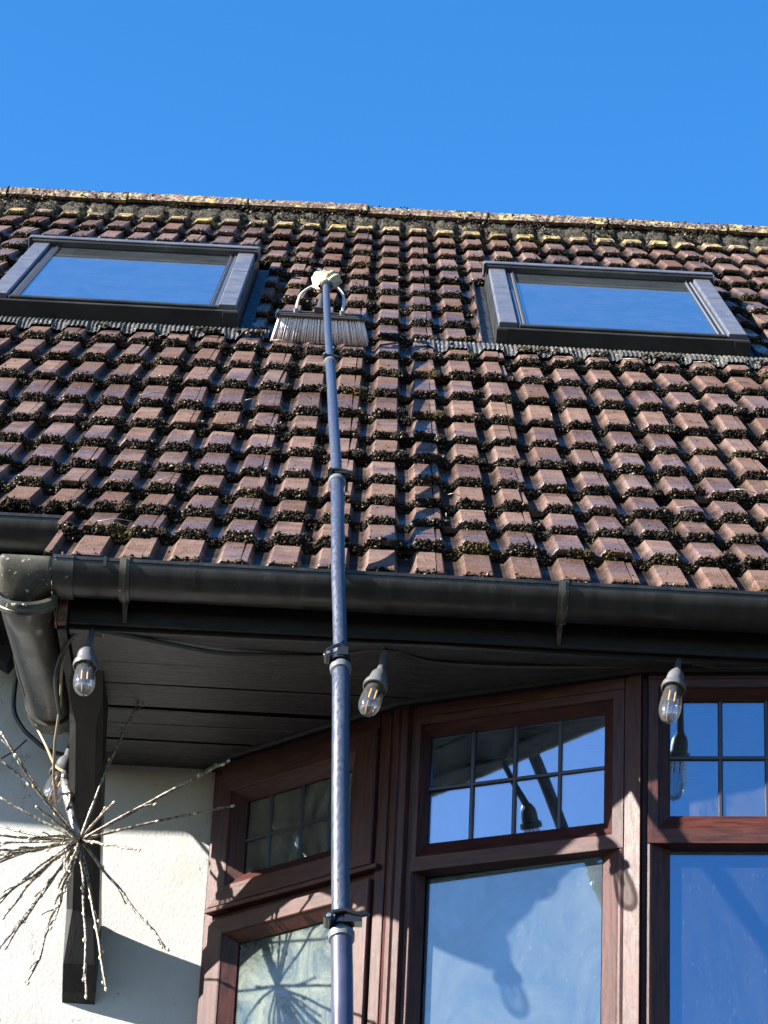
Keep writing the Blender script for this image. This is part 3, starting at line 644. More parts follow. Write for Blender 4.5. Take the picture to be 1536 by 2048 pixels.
MB().tube([pe + V((0, 0, .015)), V((-.660, 6.33, 2.600))], .018, 16).build("waste_tail", M['gutter_old'], dp, smooth=True)

# ------------------------------------------------------------ brace
br = MB(); low = [(6.322, 1.945), (6.300, 1.964), (6.253, 2.014), (6.205, 2.120), (6.150, 2.185), (6.074, 2.262), (6.000, 2.330), (5.933, 2.388), (5.890, 2.424), (5.848, 2.462), (5.785, 2.5215)]
up_ = [(6.322, 2.128), (6.322, 2.130), (6.312, 2.132), (6.282, 2.149), (6.240, 2.178), (6.185, 2.245), (6.120, 2.320), (6.060, 2.390), (6.010, 2.450), (5.975, 2.5215), (5.970, 2.5215)]
ch = [0, 0, .001, .014, .014, .014, .014, .014, .014, .001, 0]
XL, XR = -.612, -.541; vs = []
for (ly, lz), (uy, uz), c in zip(low, up_, ch):
    l = V((0, ly, lz)); u = V((0, uy, uz)); t = (u - l).normalized()
    for x, q in ((XL, u), (XL, l + t * (c + .0004)), (XL + c + .0004, l), (XR - c - .0004, l), (XR, l + t * (c + .0004)), (XR, u)): vs.append(V((x, 0, 0)) + q)
n = 6; br.add(vs, [(i * n + k, i * n + (k + 1) % n, (i + 1) * n + (k + 1) % n, (i + 1) * n + k) for i in range(len(low) - 1) for k in range(n)] + [tuple(range(6)), tuple(range(60, 66))])
b_ = br.build("roof_brace", M['brace'], None, bevel=.001); tag(b_, "black chamfered timber brace rising from the white wall to the soffit", "timber brace")

# ------------------------------------------------------------ bay window
Cc = V((.5793, 5.66, 0))
def nf(a): return V((-math.sin(math.radians(a)), -math.cos(math.radians(a)), 0))
def df(a): return V((math.cos(math.radians(a)), -math.sin(math.radians(a)), 0))
Bc = Cc - df(26) * .540; Ac = Bc - df(44) * .560; Dc = Cc + df(8) * .540; Ec = Dc + df(-10) * .54
bay = empty("bay_window", (.3, 5.9, 2.0)); tag(bay, "brown woodgrain bay window with leaded top panes beneath the black soffit", "bay window")
def sash(org, ang, name, outer, gl, prof, gm, bars=None, cells=None, matn='frame', sub='sash'):
    """prof: list of (t 0..1 from outer to glass rectangle, height proud of the facet plane)"""
    ds_, dz_ = {44: (-.0130, .007), 26: (-.0118, .0115), 8: (0, .0115), -10: (0, .0115)}[ang]   # glass sits back from the measured face
    gl = (gl[0] + ds_, gl[1] + dz_, gl[2] + ds_, gl[3] + dz_)
    if bars: bars = ([b_ + ds_ for b_ in bars[0]], [b_ + dz_ for b_ in bars[1]])
    def P(s, z, d): return org + df(ang) * s + nf(ang) * d + V((0, 0, z))
    q = MB()
    for t, d in prof:
        r = [outer[i] + (gl[i] - outer[i]) * t for i in range(4)]
        q.v += [tuple(P(r[0], r[1], d)), tuple(P(r[2], r[1], d)), tuple(P(r[2], r[3], d)), tuple(P(r[0], r[3], d))]
    vert, hor = MB(), MB(); vert.v = list(q.v); hor.v = list(q.v)
    for i in range(len(prof) - 1):
        for k in range(4):
            (hor if k in (0, 2) else vert).f.append((i * 4 + k, i * 4 + (k + 1) % 4, (i + 1) * 4 + (k + 1) % 4, (i + 1) * 4 + k))
    sh = hor.build(name, M['frame_h'], bay, fix=False)
    # stiles carry upright grain: second material on the same ring
    me = sh.data; me.clear_geometry(); me.from_pydata(q.v, [], hor.f + vert.f); me.materials.append(M['frame'])
    me.polygons.foreach_set("material_index", [0] * len(hor.f) + [1] * len(vert.f)); me.update()
    gd = prof[-1][1] - .0005
    xs_, zs_ = bars if bars else ([], []); X = [gl[0]] + list(xs_) + [gl[2]]; Z = [gl[1]] + list(zs_) + [gl[3]]
    for a in range(len(X) - 1):
        for b in range(len(Z) - 1):
            p = MB(); e = .0004; tl = .0175 * (.5 if bars else 2.0) if ang == 26 else 0; mid_ = (gl[0] + gl[2]) / 2
            g_ = lambda x: gd - .001 + (x - mid_) * tl
            c = [P(X[a] + e, Z[b] + e, g_(X[a])), P(X[a + 1] - e, Z[b] + e, g_(X[a + 1])), P(X[a + 1] - e, Z[b + 1] - e, g_(X[a + 1])), P(X[a] + e, Z[b + 1] - e, g_(X[a]))]
            p.add(c + [v - nf(ang) * .004 for v in c], [(0, 1, 2, 3), (7, 6, 5, 4), (0, 4, 5, 1), (1, 5, 6, 2), (2, 6, 7, 3), (3, 7, 4, 0)]).build("pane", gm, sh)
    hw = .0050
    for x in xs_:
        m = MB(); m.prism([(x - hw, 0), (x - hw * .5, .003), (x + hw * .5, .003), (x + hw, 0)], lambda a, b, t: P(a, t, gd + b + .0003), gl[1], gl[3]); m.build("lead_bar", M['lead'], sh, smooth=False)
    for z in zs_:
        m = MB(); m.prism([(z - hw, 0), (z - hw * .5, .0034), (z + hw * .5, .0034), (z + hw, 0)], lambda a, b, t: P(t, a, gd + b + .0005), gl[0], gl[2]); m.build("lead_bar", M['lead'], sh, smooth=False)
    # thin seal and inner spacer edge
    sp = MB()
    for a, b in (((gl[0] + .011, gl[1] + .006), (gl[0] + .0125, gl[3] - .008)), ((gl[0] + .011, gl[3] - .0095), (gl[2] - .006, gl[3] - .008))):
        c = [P(a[0], a[1], gd - .012), P(b[0], a[1], gd - .012), P(b[0], b[1], gd - .012), P(a[0], b[1], gd - .012)]
        sp.add(c + [v - nf(ang) * .003 for v in c], [(0, 1, 2, 3), (7, 6, 5, 4), (0, 4, 5, 1), (1, 5, 6, 2), (2, 6, 7, 3), (3, 7, 4, 0)])
    sp.build("spacer_bar", M['alu_sash'], sh)
    return sh
def member(org, ang, s0, s1, z0, z1, d0, d1, name, m, bevel=.0025):
    q = MB(); q.prism([(s0, d0), (s1, d0), (s1, d1), (s0, d1)], lambda a, b, t: org + df(ang) * a + nf(ang) * b + V((0, 0, t)), z0, z1)
    return q.build(name, m, bay, bevel=bevel)
ZB = 1.05
PROUD = [(0, -.004), (0, .012), (.03, .0155), (.60, .0155), (.64, .014), (.66, .011), (1.0, -.012), (1.0, -.016)]
FIX = [(0, -.002), (0, .001), (.02, .0025), (.46, .0025), (.50, .0005), (.53, -.003), (1.0, -.024), (1.0, -.028)]
# facet 1: two opening casements
sash(Bc, 44, "top_hung_casement", (-.549, 2.158, -.062, 2.468), (-.456, 2.222, -.140, 2.392), PROUD, M['glass_blind'], ([-.385, -.290, -.205], [2.301]))
sash(Bc, 44, "side_casement", (-.541, ZB, -.062, 2.128), (-.456, ZB + .08, -.120, 2.064), PROUD, M['glass_frost'])
member(Bc, 44, -.575, -.548, ZB, 2.52, -.06, -.004, "frame_jamb", M['frame']); member(Bc, 44, -.547, -.063, 2.470, 2.520, -.06, .004, "frame_head", M['frame_h'])
member(Bc, 44, -.547, -.063, 2.1295, 2.1575, -.06, -.006, "transom", M['frame_h']); member(Bc, 44, -.0605, -.030, ZB, 2.520, -.06, .004, "frame_jamb", M['frame'])
member(Bc, 44, -.551, -.040, 2.146, 2.1565, -.004, .020, "drip_bar", M['frame_h'], .002)
# facet 2: fixed lights
sash(Bc, 26, "leaded_light", (.034, 2.128, .502, 2.476), (.067, 2.185, .461, 2.425), FIX, M['glass_clear'], ([.165, .261, .362], [2.307]))
sash(Bc, 26, "fixed_light", (.034, ZB, .502, 2.1275), (.067, ZB + .07, .460, 2.113), [(0, -.002), (0, .001), (.1, .0025), (.2, .0005), (.3, -.003), (1.0, -.024), (1.0, -.028)], M['glass_dusty'])
member(Bc, 26, .034, .502, 2.4765, 2.520, -.06, .003, "frame_head", M['frame_h'])
# facet 3
sash(Cc, 8, "leaded_light", (.012, 2.133, .505, 2.492), (.056, 2.190, .446, 2.442), FIX, M['glass_clear'], ([.158, .252, .348], [2.317]))
sash(Cc, 8, "fixed_light", (.012, ZB, .505, 2.1325), (.056, ZB + .07, .446, 2.117), [(0, -.002), (0, .001), (.1, .0025), (.2, .0005), (.3, -.003), (1.0, -.024), (1.0, -.028)], M['glass_wet'])
member(Cc, 8, .012, .505, 2.4925, 2.520, -.06, .003, "frame_head", M['frame_h'])
# facet 4, beyond the edge of the photo
sash(Dc, -10, "leaded_light", (.030, 2.133, .505, 2.492), (.066, 2.190, .456, 2.442), FIX, M['glass_clear'], ([.163, .261, .358], [2.317]))
sash(Dc, -10, "fixed_light", (.030, ZB, .505, 2.1325), (.066, ZB + .07, .456, 2.117), FIX, M['glass_dusty'])
# coupling mullions: (facet plan points) folded strips
def mullion(pts, name="mullion"):
    q = MB(); n = len(pts); vs = [V((p.x, p.y, ZB)) for p in pts] + [V((p.x, p.y, 2.5195)) for p in pts]
    q.add(vs, [(i, (i + 1) % n, (i + 1) % n + n, i + n) for i in range(n)] + [tuple(range(n))[::-1], tuple(range(n, 2 * n))])
    return q.build(name, M['frame'], bay, bevel=.0012)
def L2(org, ang, s, d): return org + df(ang) * s + nf(ang) * d
a0 = L2(Bc, 26, .5025, .0015); a1 = a0 + V((math.cos(math.radians(36)), -math.sin(math.radians(36)), 0)) * .0245
a2 = L2(Cc, 8, -.0015, .0085); a3 = L2(Cc, 8, .0005, -.010)
mullion([a0, a1, a2 + V((-.0015, 0, 0)), a3, L2(Cc, 8, .0118, -.012), L2(Cc, 8, .0118, -.06), L2(Bc, 26, .503, -.06)])
b0 = L2(Bc, 44, -.0295, .001); 
mullion([b0, L2(Bc, 44, -.016, .0075), L2(Bc, 44, -.0045, .0085), L2(Bc, 44, .0, .0025), L2(Bc, 26, .003, .0105), L2(Bc, 26, .017, .0105), L2(Bc, 26, .0212, .0), L2(Bc, 26, .0215, -.003), L2(Bc, 26, .0335, -.003), L2(Bc, 26, .0335, -.06), L2(Bc, 44, -.0295, -.06)])
mullion([L2(Cc, 8, .506, .001), L2(Cc, 8, .535, .012), L2(Dc, -10, .005, .012), L2(Dc, -10, .0295, .001), L2(Dc, -10, .0295, -.06), L2(Cc, 8, .506, -.06)])
# dark head moulding tucked under the soffit, following the bay
hd = MB(); path = [(Bc, 44, -.60), (Bc, 44, 0), (Cc, 8, 0), (Dc, -10, 0), (Dc, -10, .54)]
nrm = [nf(44), nf(35), nf(17), nf(-1), nf(-10)]
vs = []
for (o_, a_, s_), nn_ in zip(path, nrm):
    p = o_ + df(a_) * s_
    for d, z in ((-.02, 2.500), (.020, 2.500), (.026, 2.505), (.030, 2.5225), (-.02, 2.5225)): vs.append(p + nn_ * d + V((0, 0, z)))
hd.add(vs, [(i * 5 + k, i * 5 + (k + 1) % 5, (i + 1) * 5 + (k + 1) % 5, (i + 1) * 5 + k) for i in range(4) for k in range(5)]); hd.build("head_moulding", M['black_paint'], bay)
# sill out of frame
sl_ = MB(); vs = []
for (o_, a_, s_), nn_ in zip(path, nrm):
    p = o_ + df(a_) * s_
    for d, z in ((-.07, ZB - .04), (.07, ZB - .04), (.07, ZB - .01), (-.07, ZB - .0005)): vs.append(p + nn_ * d + V((0, 0, z)))
sl_.add(vs, [(i * 4 + k, i * 4 + (k + 1) % 4, (i + 1) * 4 + (k + 1) % 4, (i + 1) * 4 + k) for i in range(4) for k in range(4)]); sl_.build("sill", M['frame_h'], bay)
# dwarf wall below the bay and the dim room behind the glass
dw = MB(); vs = []
for (o_, a_, s_), nn_ in zip(path, nrm):
    p = o_ + df(a_) * s_
    for d, z in ((.02, -1.55), (.02, ZB - .041)): vs.append(p + nn_ * d + V((0, 0, z)))
dw.add(vs, [(i * 2, i * 2 + 2, i * 2 + 3, i * 2 + 1) for i in range(4)]); tag(dw.build("wall", M['render']), "rendered dwarf wall under the bay window, below the photo", "wall")
rm_ = MB()
x0, x1, y0, y1, z0, z1 = -.29, 3.2, 5.0, 9.6, -.2, 2.60
rm_.add([(x0, 6.42, z0), (x0, y1, z0), (x0, y1, z1), (x0, 6.42, z1), (x1, 5.6, z0), (x1, y1, z0), (x1, y1, z1), (x1, 5.6, z1)], [(0, 1, 2, 3), (1, 5, 6, 2), (5, 4, 7, 6), (0, 1, 5, 4)])
rm_.add([(x0, 6.35, 2.56), (x1, 6.35, 2.56), (x1, y1, 2.56), (x0, y1, 2.56)], [(0, 1, 2, 3)])
tag(rm_.build("room_walls", M['room']), kind="structure")
wr = MB().box((1.75, WY, -1.55), (3.2, WY + .2, 2.55)); tag(wr.build("wall", M['render']), "rendered wall right of the bay window, outside the photo", "wall")

# ------------------------------------------------------------ telescopic pole and brush
pole = empty("water_fed_pole", (-.04, 5.3, 2.3)); tag(pole, "long blue grey telescopic cleaning pole with lever clamps, crossing gutter and roof", "cleaning pole")
path = [(.10, 3.85, -1.50), (.055, 4.40, -.02), (.018, 4.83, 1.12), (-.001, 4.978, 1.521), (-.009, 5.036, 1.672), (-.0165, 5.085, 1.800), (-.0265, 5.165, 2.012), (-.036, 5.245, 2.235), (-.046, 5.345, 2.428), (-.056, 5.425, 2.582), (-.064, 5.524, 2.743), (-.0695, 5.640, 2.867), (-.078, 5.785, 3.022), (-.092, 6.012, 3.240), (-.105, 6.277, 3.476), (-.119, 6.545, 3.708), (-.142, 7.000, 4.107), (-.158, 7.372, 4.428)]
def cr(P, t):
    i = min(int(t), len(P) - 2); f = t - i; p0 = V(P[max(i - 1, 0)]); p1 = V(P[i]); p2 = V(P[i + 1]); p3 = V(P[min(i + 2, len(P) - 1)])
    return .5 * ((2 * p1) + (p2 - p0) * f + (2 * p0 - 5 * p1 + 4 * p2 - p3) * f * f + (3 * p1 - p0 - 3 * p2 + p3) * f ** 3)
S_ = [cr(path, t) for t in np.linspace(0, len(path) - 1.0001, 340)]
def pix(p): d = p.dot(F_); return (768 + 6000 * p.dot(R_) / d, 1024 - 6000 * p.dot(U_) / d)
def at_y(y):
    return min(range(len(S_)), key=lambda i: abs(pix(S_[i])[1] - y))
stops = [at_y(1868), at_y(1333), at_y(962), at_y(726)]
secs = [(0, stops[0], .0193, 'pole_dark'), (stops[0], stops[1], .0166, 'pole'), (stops[1], stops[2], .0141, 'pole'), (stops[2], stops[3], .0120, 'pole'), (stops[3], len(S_) - 1, .0100, 'pole')]
for a, b, r, mk in secs:
    p = S_[max(0, a - 3 if a else 0):b + 1]; MB().tube(p[::2] + [p[-1]] if (len(p) % 2 == 0) else p[::2], r, 28).build("pole_section", M[mk], pole, smooth=True)
levs = [(-1, .042, 1), (1, .0, 0), (-1, .03, 1), (-1, .026, 1)]
for q, st in enumerate(stops):
    r0 = secs[q][2]; r1 = secs[q + 1][2]; p = S_[st]; ax = (S_[st + 1] - S_[st - 1]).normalized(); sc_ = r1 / .0138
    MB().lathe([(-.006, r0 + .0002), (-.004, r0 + .0035), (.010, r0 + .0045), (.014, r0 + .002), (.016, r1 + .0005)], p - ax * .010, ax, 28).build("collar", M['collar'], pole, smooth=35)
    side = V((1, 0, 0)); front = ax.cross(side).normalized();  front = front if front.y < 0 else -front; side = front.cross(ax).normalized(); side = side if side.x > 0 else -side
    cl = MB(); c0 = p + ax * .012
    cl.lathe([(0, r1 + .0005), (0, r1 + .0045), (.018 * sc_, r1 + .0045), (.018 * sc_, r1 + .0005)], c0, ax, 24)
    # hinge lug and lever
    def pt(a, b, c): return c0 + side * a * sc_ + ax * b * sc_ + front * c * sc_
    if q == 1:     # lever standing open, pointing up
        lev = [(-.027, -.004, .014), (-.030, .006, .016), (-.024, .018, .018), (-.012, .028, .019), (.001, .036, .019), (.004, .044, .018)]; piv = (-.024, -.001, .014); blk = [(-.006, .004), (.014, .028)]
    else:
        lev = [(-.020, .006, .018), (-.012, .015, .020), (.004, .018, .021), (.018, .013, .020), (.028, .010, .018), (.037, .015, .016), (.040, .013, .015)]; piv = (-.019, .001, .017); blk = [(.004, -.002), (.030, .012)]
    for w, nm, thick in ((1, 'lever', .0036),):
        lm = MB(); ps = [pt(a, b, c) for a, b, c in lev]; lm.tube(ps, [thick * sc_ * (1.1 if i < 2 else 1) for i in range(len(ps))], 10); lm.build("clamp_lever", M['clamp'], pole, smooth=True)
    cl.lathe([(-.010 * sc_, .0075 * sc_), (.012 * sc_, .0075 * sc_)], pt(*piv), front, 16, True, True)
    m = Matrix.Identity(4)
    for i, v in enumerate((side, ax, front)): 
        for k in range(3): m[k][i] = v[k]
    m = Matrix.Translation(c0) @ m
    cl.box((blk[0][0] * sc_, blk[0][1] * sc_, .006 * sc_), (blk[1][0] * sc_, blk[1][1] * sc_, .0195 * sc_), m)
    cl.build("clamp_body", M['clamp'], pole, smooth=35)
    MB().lathe([(0, .0038 * sc_), (.0015 * sc_, .0034 * sc_)], pt(piv[0], piv[1], piv[2]) + front * .0125 * sc_, front, 12, False, True).build("clamp_pin", M['steel'], pole)
# water fed brush below the pole tip
bh = empty("brush_head", (-.167, 6.915 + .6 * UU.y, 3.843 + .6 * UU.z)); tag(bh, "wide window brush with pale lilac bristles on the roof tiles beneath the pole tip", "brush")
BS = .700
def bp(x, s, h): return V((x, 0, 0)) + P8 + UU * s + NN * h
bm_ = Matrix.Translation(bp(-.1675, BS - .005, .070)) @ Matrix(((1, 0, 0, 0), (0, UU.y, NN.y, 0), (0, UU.z, NN.z, 0), (0, 0, 0, 1))) @ Matrix.Rotation(-.03, 4, 'Z')
q = MB(); q.box((-.124, -.030, 0), (.124, .030, .008), bm_); q.box((-.118, -.022, .008), (.118, -.016, .012), bm_); q.box((-.118, .010, .008), (.118, .018, .013), bm_)
q.build("brush_block", M['brush_block'], bh, bevel=.003)
for sx in (-1, 1): MB().box((sx * .124 - .004, -.031, -.004), (sx * .124 + .004, .031, .013), bm_).build("end_cap", M['brush_block'], bh, bevel=.002)
random.seed(11)
for col in range(30):
    m = MB(); x = -.116 + .232 * col / 29
    for row in range(4):
        y = -.022 + .0147 * row; fan = x * .16; 
        for k in range(6):
            ox = random.uniform(-.0026, .0026); oy = random.uniform(-.003, .003); tx = x + fan + ox * 1.6 + random.gauss(0, .0008)
            a = bm_ @ V((x + ox, y + oy, 0)); b = bm_ @ V((tx, y * 1.25 + oy * 1.5, -.070 + random.uniform(-.003, .004))); mid = (a + b) / 2
            m.tube([a, mid, b], [.0021, .0021, .0015], 5)
    m.build("bristle_tuft", M['bristle'], bh, smooth=True)
tip = S_[-1]; axt = (S_[-1] - S_[-3]).normalized()
# neck: bracket from the block up to the pole tip
nk = MB(); na = bm_ @ V((.004, .0, .012)); nk.box((-.020, -.012, .012), (.010, .012, .030), bm_); nk.tube([bm_ @ V((-.004, .0, .020)), bm_ @ V((-.004, .12, .050)), bm_ @ V((-.003, .26, .070)), tip - V((.004, 0, .02))], [.011, .009, .009, .010], 14)
nk.tube([bm_ @ V((-.022, .20, .055)), bm_ @ V((-.006, .24, .070))], .012, 10); nk.tube([bm_ @ V((-.012, .34, .075)), bm_ @ V((-.026, .36, .085)), bm_ @ V((-.034, .40, .080))], .006, 8)
nk.build("swivel_neck", M['brush_block'], bh, smooth=45)
for sgn in (-1, 1):
    base = (-.072 if sgn < 0 else .060)
    hp = [bm_ @ V((base, .0, .012)), bm_ @ V((base, .05, .030)), bm_ @ V((base * .92, .13, .045)), bm_ @ V((base * .62, .20, .055)), bm_ @ V((base * .2, .245, .062))]
    MB().tube([cr([tuple(p) for p in hp], t) for t in np.linspace(0, 3.999, 22)], .0042, 12).build("water_hose", M['hose'], bh, smooth=True)
    MB().lathe([(0, .005), (.001, .0075), (.012, .0075), (.013, .005)], bm_ @ V((base, 0, .010)), NN, 12).build("jet_nozzle", M['steel'], bh, smooth=30)
# cloth bundled over the pole tip
cm = MB(); nu, nv = 44, 16; vs = []; cside = V((1, 0, 0)); cf = axt.cross(cside).normalized()
for i in range(nv + 1):
    t = i / nv
    for k in range(nu):
        a = 2 * math.pi * k / nu
        r = (.016 + .0165 * min(1, t * 2.2)) * (1 + .07 * math.sin(a * 3 + t * 4) + .09 * math.sin(a * 9 - t * 9) + .10 * math.sin(a * 2 + 2.2)) * (1 if t < .85 else math.sqrt(max(0.0, 1 - ((t - .85) / .15) ** 2)) * .98 + .02)
        r *= 1 + .10 * math.sin(t * 30 + .5 * a) * (t < .6)
        vs.append(tip + axt * (-.030 + .125 * t + .006 * math.sin(a * 2 + 1)) + cside * math.cos(a) * r * 1.12 + cf * math.sin(a) * r * .9)
cm.add(vs, [(i * nu + k, i * nu + (k + 1) % nu, (i + 1) * nu + (k + 1) % nu, (i + 1) * nu + k) for i in range(nv) for k in range(nu)] + [tuple(range(nv * nu, (nv + 1) * nu))])
c_ = cm.build("cloth", M['cloth'], None, smooth=True); tag(c_, "beige cloth bundled around the top end of the cleaning pole", "cloth")
MB().lathe([(-.055, .0102), (-.052, .0155), (-.020, .017), (-.015, .0125)], tip, axt, 20).build("end_ferrule", M['clamp'], pole, smooth=35)

# ------------------------------------------------------------ festoon lights
def festoon(name, top, neck, end, label, group="festoon light bulbs hanging under the eaves"):
    top, neck, end = V(top), V(neck) * (.990 if V(top).y < 6 else 1), V(end) * (.990 if V(top).y < 6 else 1); e = empty(name, tuple(top)); tag(e, label, "light bulb", group)
    ax = (end - neck).normalized()
    rim = neck + ax * .030
    s = MB(); s.tube([top, top + (neck - top) * .45, neck - ax * .012], [.0065, .0068, .0085], 14)
    s.lathe([(-.020, .008), (-.014, .0125), (-.006, .0165), (.004, .0182), (.020, .0188), (.022, .0240), (.029, .0252), (.035, .0248), (.036, .0225), (.026, .0215)], neck, ax, 32)
    s.build("lampholder", M['socket'], e, smooth=35)
    MB().lathe([(.0275, .0214), (.0275, .0155), (.024, .0135), (.020, .0135)], neck, ax, 24, False, True).build("seal_ring", M['socket_in'], e, smooth=30)
    L = (end - rim).length; R0 = .0222
    prof = [(.024, .0130)]
    for k in range(1, 19):
        t = k / 18; h = t * (L + .006)
        if t < .62: r = .0145 + (R0 - .0145) * math.sin(t / .62 * math.pi / 2)
        else: r = R0 * math.sqrt(max(0, 1 - ((t - .62) / .38) ** 2))
        prof.append((.024 + h, max(r, .0003)))
    MB().lathe(prof, neck, ax, 32).build("glass_bulb", M['bulb'], e, smooth=True)
    sd = ax.cross(V((0, 1, 0))).normalized()
    for sg in (-1, 1):
        a = neck + ax * .036 + sd * .0058 * sg; b = neck + ax * .066 + sd * .0058 * sg
        MB().tube([a, b], .0017, 8).build("filament", M['filament'], e)
    MB().tube([neck + ax * .020, neck + ax * .036 - sd * .004, neck + ax * .036 + sd * .004], .0012, 6).build("filament_support", M['steel'], e)
    return e
festoon("festoon_bulb", (-.553, 5.600, 2.510), (-.5585, 5.578, 2.448), (-.5535, 5.545, 2.346), "clear festoon bulb hanging in front of the top of the black brace")
festoon("festoon_bulb", (.046, 5.610, 2.500), (.0355, 5.578, 2.431), (.0140, 5.530, 2.328), "clear festoon bulb just right of the pole, tilted under the dark soffit")
festoon("festoon_bulb", (.648, 5.600, 2.512), (.637, 5.568, 2.460), (.6160, 5.525, 2.343), "clear festoon bulb against the blue glass of the right hand window light")
festoon("festoon_bulb", (-.630, 6.140, 2.475), (-.6355, 6.112, 2.420), (-.6585, 6.075, 2.310), "clear festoon bulb low against the white wall, left of the brace beside the twig star")
cb = [(-.622, 5.80, 2.40), (-.628, 5.70, 2.44), (-.614, 5.655, 2.485), (-.585, 5.612, 2.512), (-.555, 5.602, 2.512), (-.516, 5.60, 2.508), (-.397, 5.625, 2.501), (-.30, 5.645, 2.496), (-.21, 5.652, 2.499), (-.076, 5.650, 2.503), (.046, 5.612, 2.508), (.14, 5.650, 2.503), (.285, 5.650, 2.500), (.438, 5.645, 2.505), (.560, 5.638, 2.512), (.648, 5.604, 2.512), (.78, 5.63, 2.508), (.95, 5.63, 2.502), (1.20, 5.63, 2.512)]
c_ = MB().tube([cr(cb, t) for t in np.linspace(0, len(cb) - 1.001, 150)], .0052, 10).build("festoon_cable", M['cable'], None, smooth=True); tag(c_, "black festoon cable sagging along the front of the soffit", "cable")
for x in (-.555, .046, .648):
    c_ = MB().box((x - .006, 5.598, 2.506), (x + .026, 5.622, 2.5185)).build("cable_clip", M['clamp'], None, bevel=.003)
    tag(c_, {-.555: "black cable clip at the head of the brace", .046: "black cable clip above the tilted bulb right of the pole", .648: "black cable clip above the bulb on the right"}[x], "cable clip", "cable clips screwed to the soffit")

# ------------------------------------------------------------ twig star decoration
Cn = V((-.576, 6.0, 2.205)); st = empty("twig_star", tuple(Cn)); tag(st, "starburst of taped twigs dotted with pale light buds, hung before the brace", "light decoration")
tips = [(-0.463, 5.95, 2.541), (-0.272, 5.9, 2.366), (-0.308, 6.1, 2.436), (-0.262, 6.05, 2.324), (-0.495, 5.8, 2.222), (-0.431, 5.75, 2.105), (-0.37, 5.95, 1.964), (-0.481, 5.85, 1.841), (-0.515, 5.8, 1.807), (-0.765, 6.0, 2.443), (-0.757, 5.95, 2.362), (-0.712, 5.85, 2.332), (-0.755, 6.0, 2.297), (-0.656, 5.85, 2.222), (-0.734, 5.9, 2.175), (-0.718, 5.8, 2.106), (-0.735, 5.95, 2.15), (-0.762, 5.85, 2.095), (-0.786, 5.9, 2.085), (-0.725, 5.95, 2.046), (-0.736, 5.8, 1.982), (-0.701, 5.85, 1.98), (-0.709, 5.9, 1.932), (-0.685, 5.8, 1.9), (-0.644, 5.9, 1.861), (-0.599, 5.75, 1.942), (-0.582, 5.7, 1.999), (-0.672, 5.75, 2.096), (-0.648, 5.7, 2.097), (-0.566, 5.65, 2.012), (-0.783, 6.1, 2.276), (-0.577, 5.62, 1.938), (-0.821, 6.02, 2.199)]
random.seed(5)
for tp in tips:
    tp = V(tp); d = tp - Cn; L = d.length; dn_ = d.normalized(); m = MB(); K = 12; pp = []; w1 = V((random.gauss(0, 1), random.gauss(0, 1), random.gauss(0, 1)))  .cross(dn_) * .008; w2 = V((random.gauss(0, 1), random.gauss(0, 1), random.gauss(0, 1))).cross(dn_) * .0012
    for k in range(K + 1):
        t = k / K; pp.append(Cn + d * t + w1 * math.sin(t * math.pi) + w2 * math.sin(t * 17) + V((0, 0, -.006 * t * t)))
    m.tube(pp, [.0034 - .0012 * k / K for k in range(K + 1)], 7)
    # second strand of wire wound along the twig
    m.tube([p + V((.0030 * math.cos(k * 1.3), 0, .0030 * math.sin(k * 1.3))) for k, p in enumerate(pp)], .0009, 4)
    forks = []
    for t in ((.45, .72, .86) if L > .25 else (.6,)):
        if random.random() < .75:
            p0 = pp[int(t * K)]; e_ = p0 + dn_ * random.uniform(.022, .05) + V((random.gauss(0, 1), random.gauss(0, .6), random.gauss(0, 1))).cross(dn_) * .010; forks.append(e_)
            m.tube([p0, (p0 + e_) / 2 + V((0, 0, .0015)), e_], [.0018, .0015, .0013], 5)
    tw = m.build("twig", M['twig'], st, smooth=True)
    for e_ in forks: MB().tube([e_ - dn_ * .004, e_, e_ + dn_ * .005], [.0012, .0028, .0014], 6).build("light_bud", M['bud'], tw, smooth=True)
    nb = max(2, int(L / .07))
    for k in range(nb):
        t = (k + 1) / nb if k < nb - 1 else 1.0; p = Cn + d * t + w1 * math.sin(t * math.pi) + V((0, 0, -.006 * t * t)) + w2.normalized() * .0022 * (t < 1)
        MB().tube([p - dn_ * .005, p, p + dn_ * .006], [.0014, .0036, .0020], 7).build("light_bud", M['bud'], tw, smooth=True)
MB().tube([(-.626, 6.04, 2.352), (-.617, 6.035, 2.322), (-.606, 6.025, 2.285), (-.592, 6.012, 2.243), (-.578, 6.0, 2.207)], [.0085, .0105, .0100, .0095, .006], 12).build("wrapped_stem", M['stem_tape'], st, smooth=True)
MB().tube([(-.628, 6.05, 2.377), (-.627, 6.044, 2.352)], [.006, .0085], 8).build("stem_knot", M['stem_tape'], st, smooth=True)
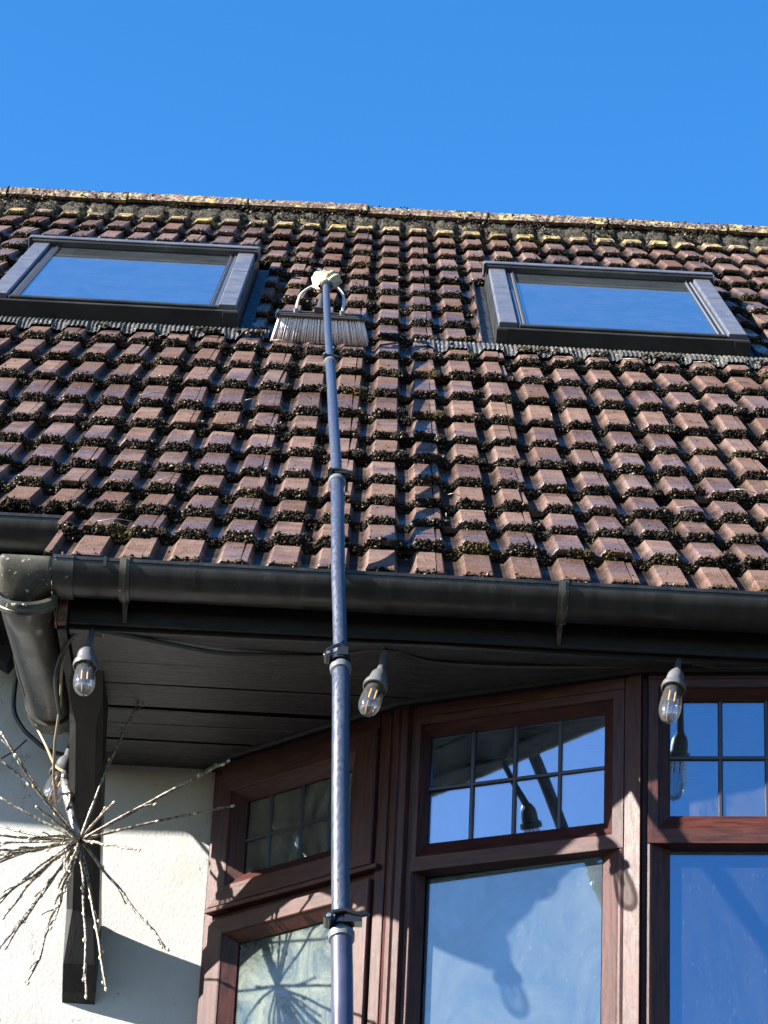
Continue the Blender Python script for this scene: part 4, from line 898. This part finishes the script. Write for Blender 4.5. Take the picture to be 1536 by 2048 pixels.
MB().tube([(-.618, 6.03, 2.335), (-.608, 6.015, 2.315), (-.606, 6.01, 2.295), (-.612, 6.015, 2.275)], .0028, 8).build("twig_loop", M['twig'], st, smooth=True)
# cords and wires on the wall
wr_ = [(-.785, 6.20, 2.760), (-.779, 6.20, 2.698), (-.755, 6.20, 2.626), (-.730, 6.19, 2.564), (-.687, 6.16, 2.482), (-.655, 6.09, 2.408), (-.630, 6.05, 2.377)]
c_ = MB().tube([cr(wr_, t) for t in np.linspace(0, 5.999, 50)], .0034, 8).build("hanging_cord", M['cord'], None, smooth=True); tag(c_, "pale brown cord running down past the downpipe to the twig star", "cord")
wr_ = [(-.775, 6.25, 2.715), (-.780, 6.26, 2.66), (-.776, 6.26, 2.60), (-.752, 6.25, 2.555), (-.725, 6.25, 2.530), (-.690, 6.25, 2.505), (-.645, 6.25, 2.495), (-.60, 6.26, 2.50)]
c_ = MB().tube([cr(wr_, t) for t in np.linspace(0, 6.999, 60)], .0052, 8).build("wall_cable", M['cable'], None, smooth=True); tag(c_, "thick black cable looping round the foot of the slanting downpipe", "cable")
c_ = MB().tube([(-.742, 6.27, 2.535), (-.77, 6.29, 2.515), (-.86, 6.315, 2.46)], .0018, 6).build("wall_wire", M['cable'], None, smooth=True); tag(c_, "thin black wire running from the looped cable across the left wall", "wire")
wr_ = [(-.622, 5.79, 2.40), (-.640, 5.70, 2.45), (-.636, 5.665, 2.475), (-.612, 5.640, 2.500)]
c_ = MB().tube([(-.640, 6.12, 2.30), (-.6435, 5.98, 2.34), (-.6345, 5.86, 2.37), (-.620, 5.76, 2.415), (-.618, 5.70, 2.455), (-.612, 5.66, 2.49)], .0030, 8).build("bulb_lead", M['cord'], None, smooth=True); tag(c_, "brown lead running up the left side of the brace to the first bulb", "cord")
bx_ = Matrix.Translation((-.797, 6.24, 2.735)) @ Matrix.Rotation(.55, 4, 'Y')
c_ = MB().box((-.022, -.02, -.040), (.022, .03, .040), bx_).build("junction_box", M['black_paint'], None, bevel=.004); tag(c_, "small dark box fixed at the wall top behind the downpipe", "junction box")
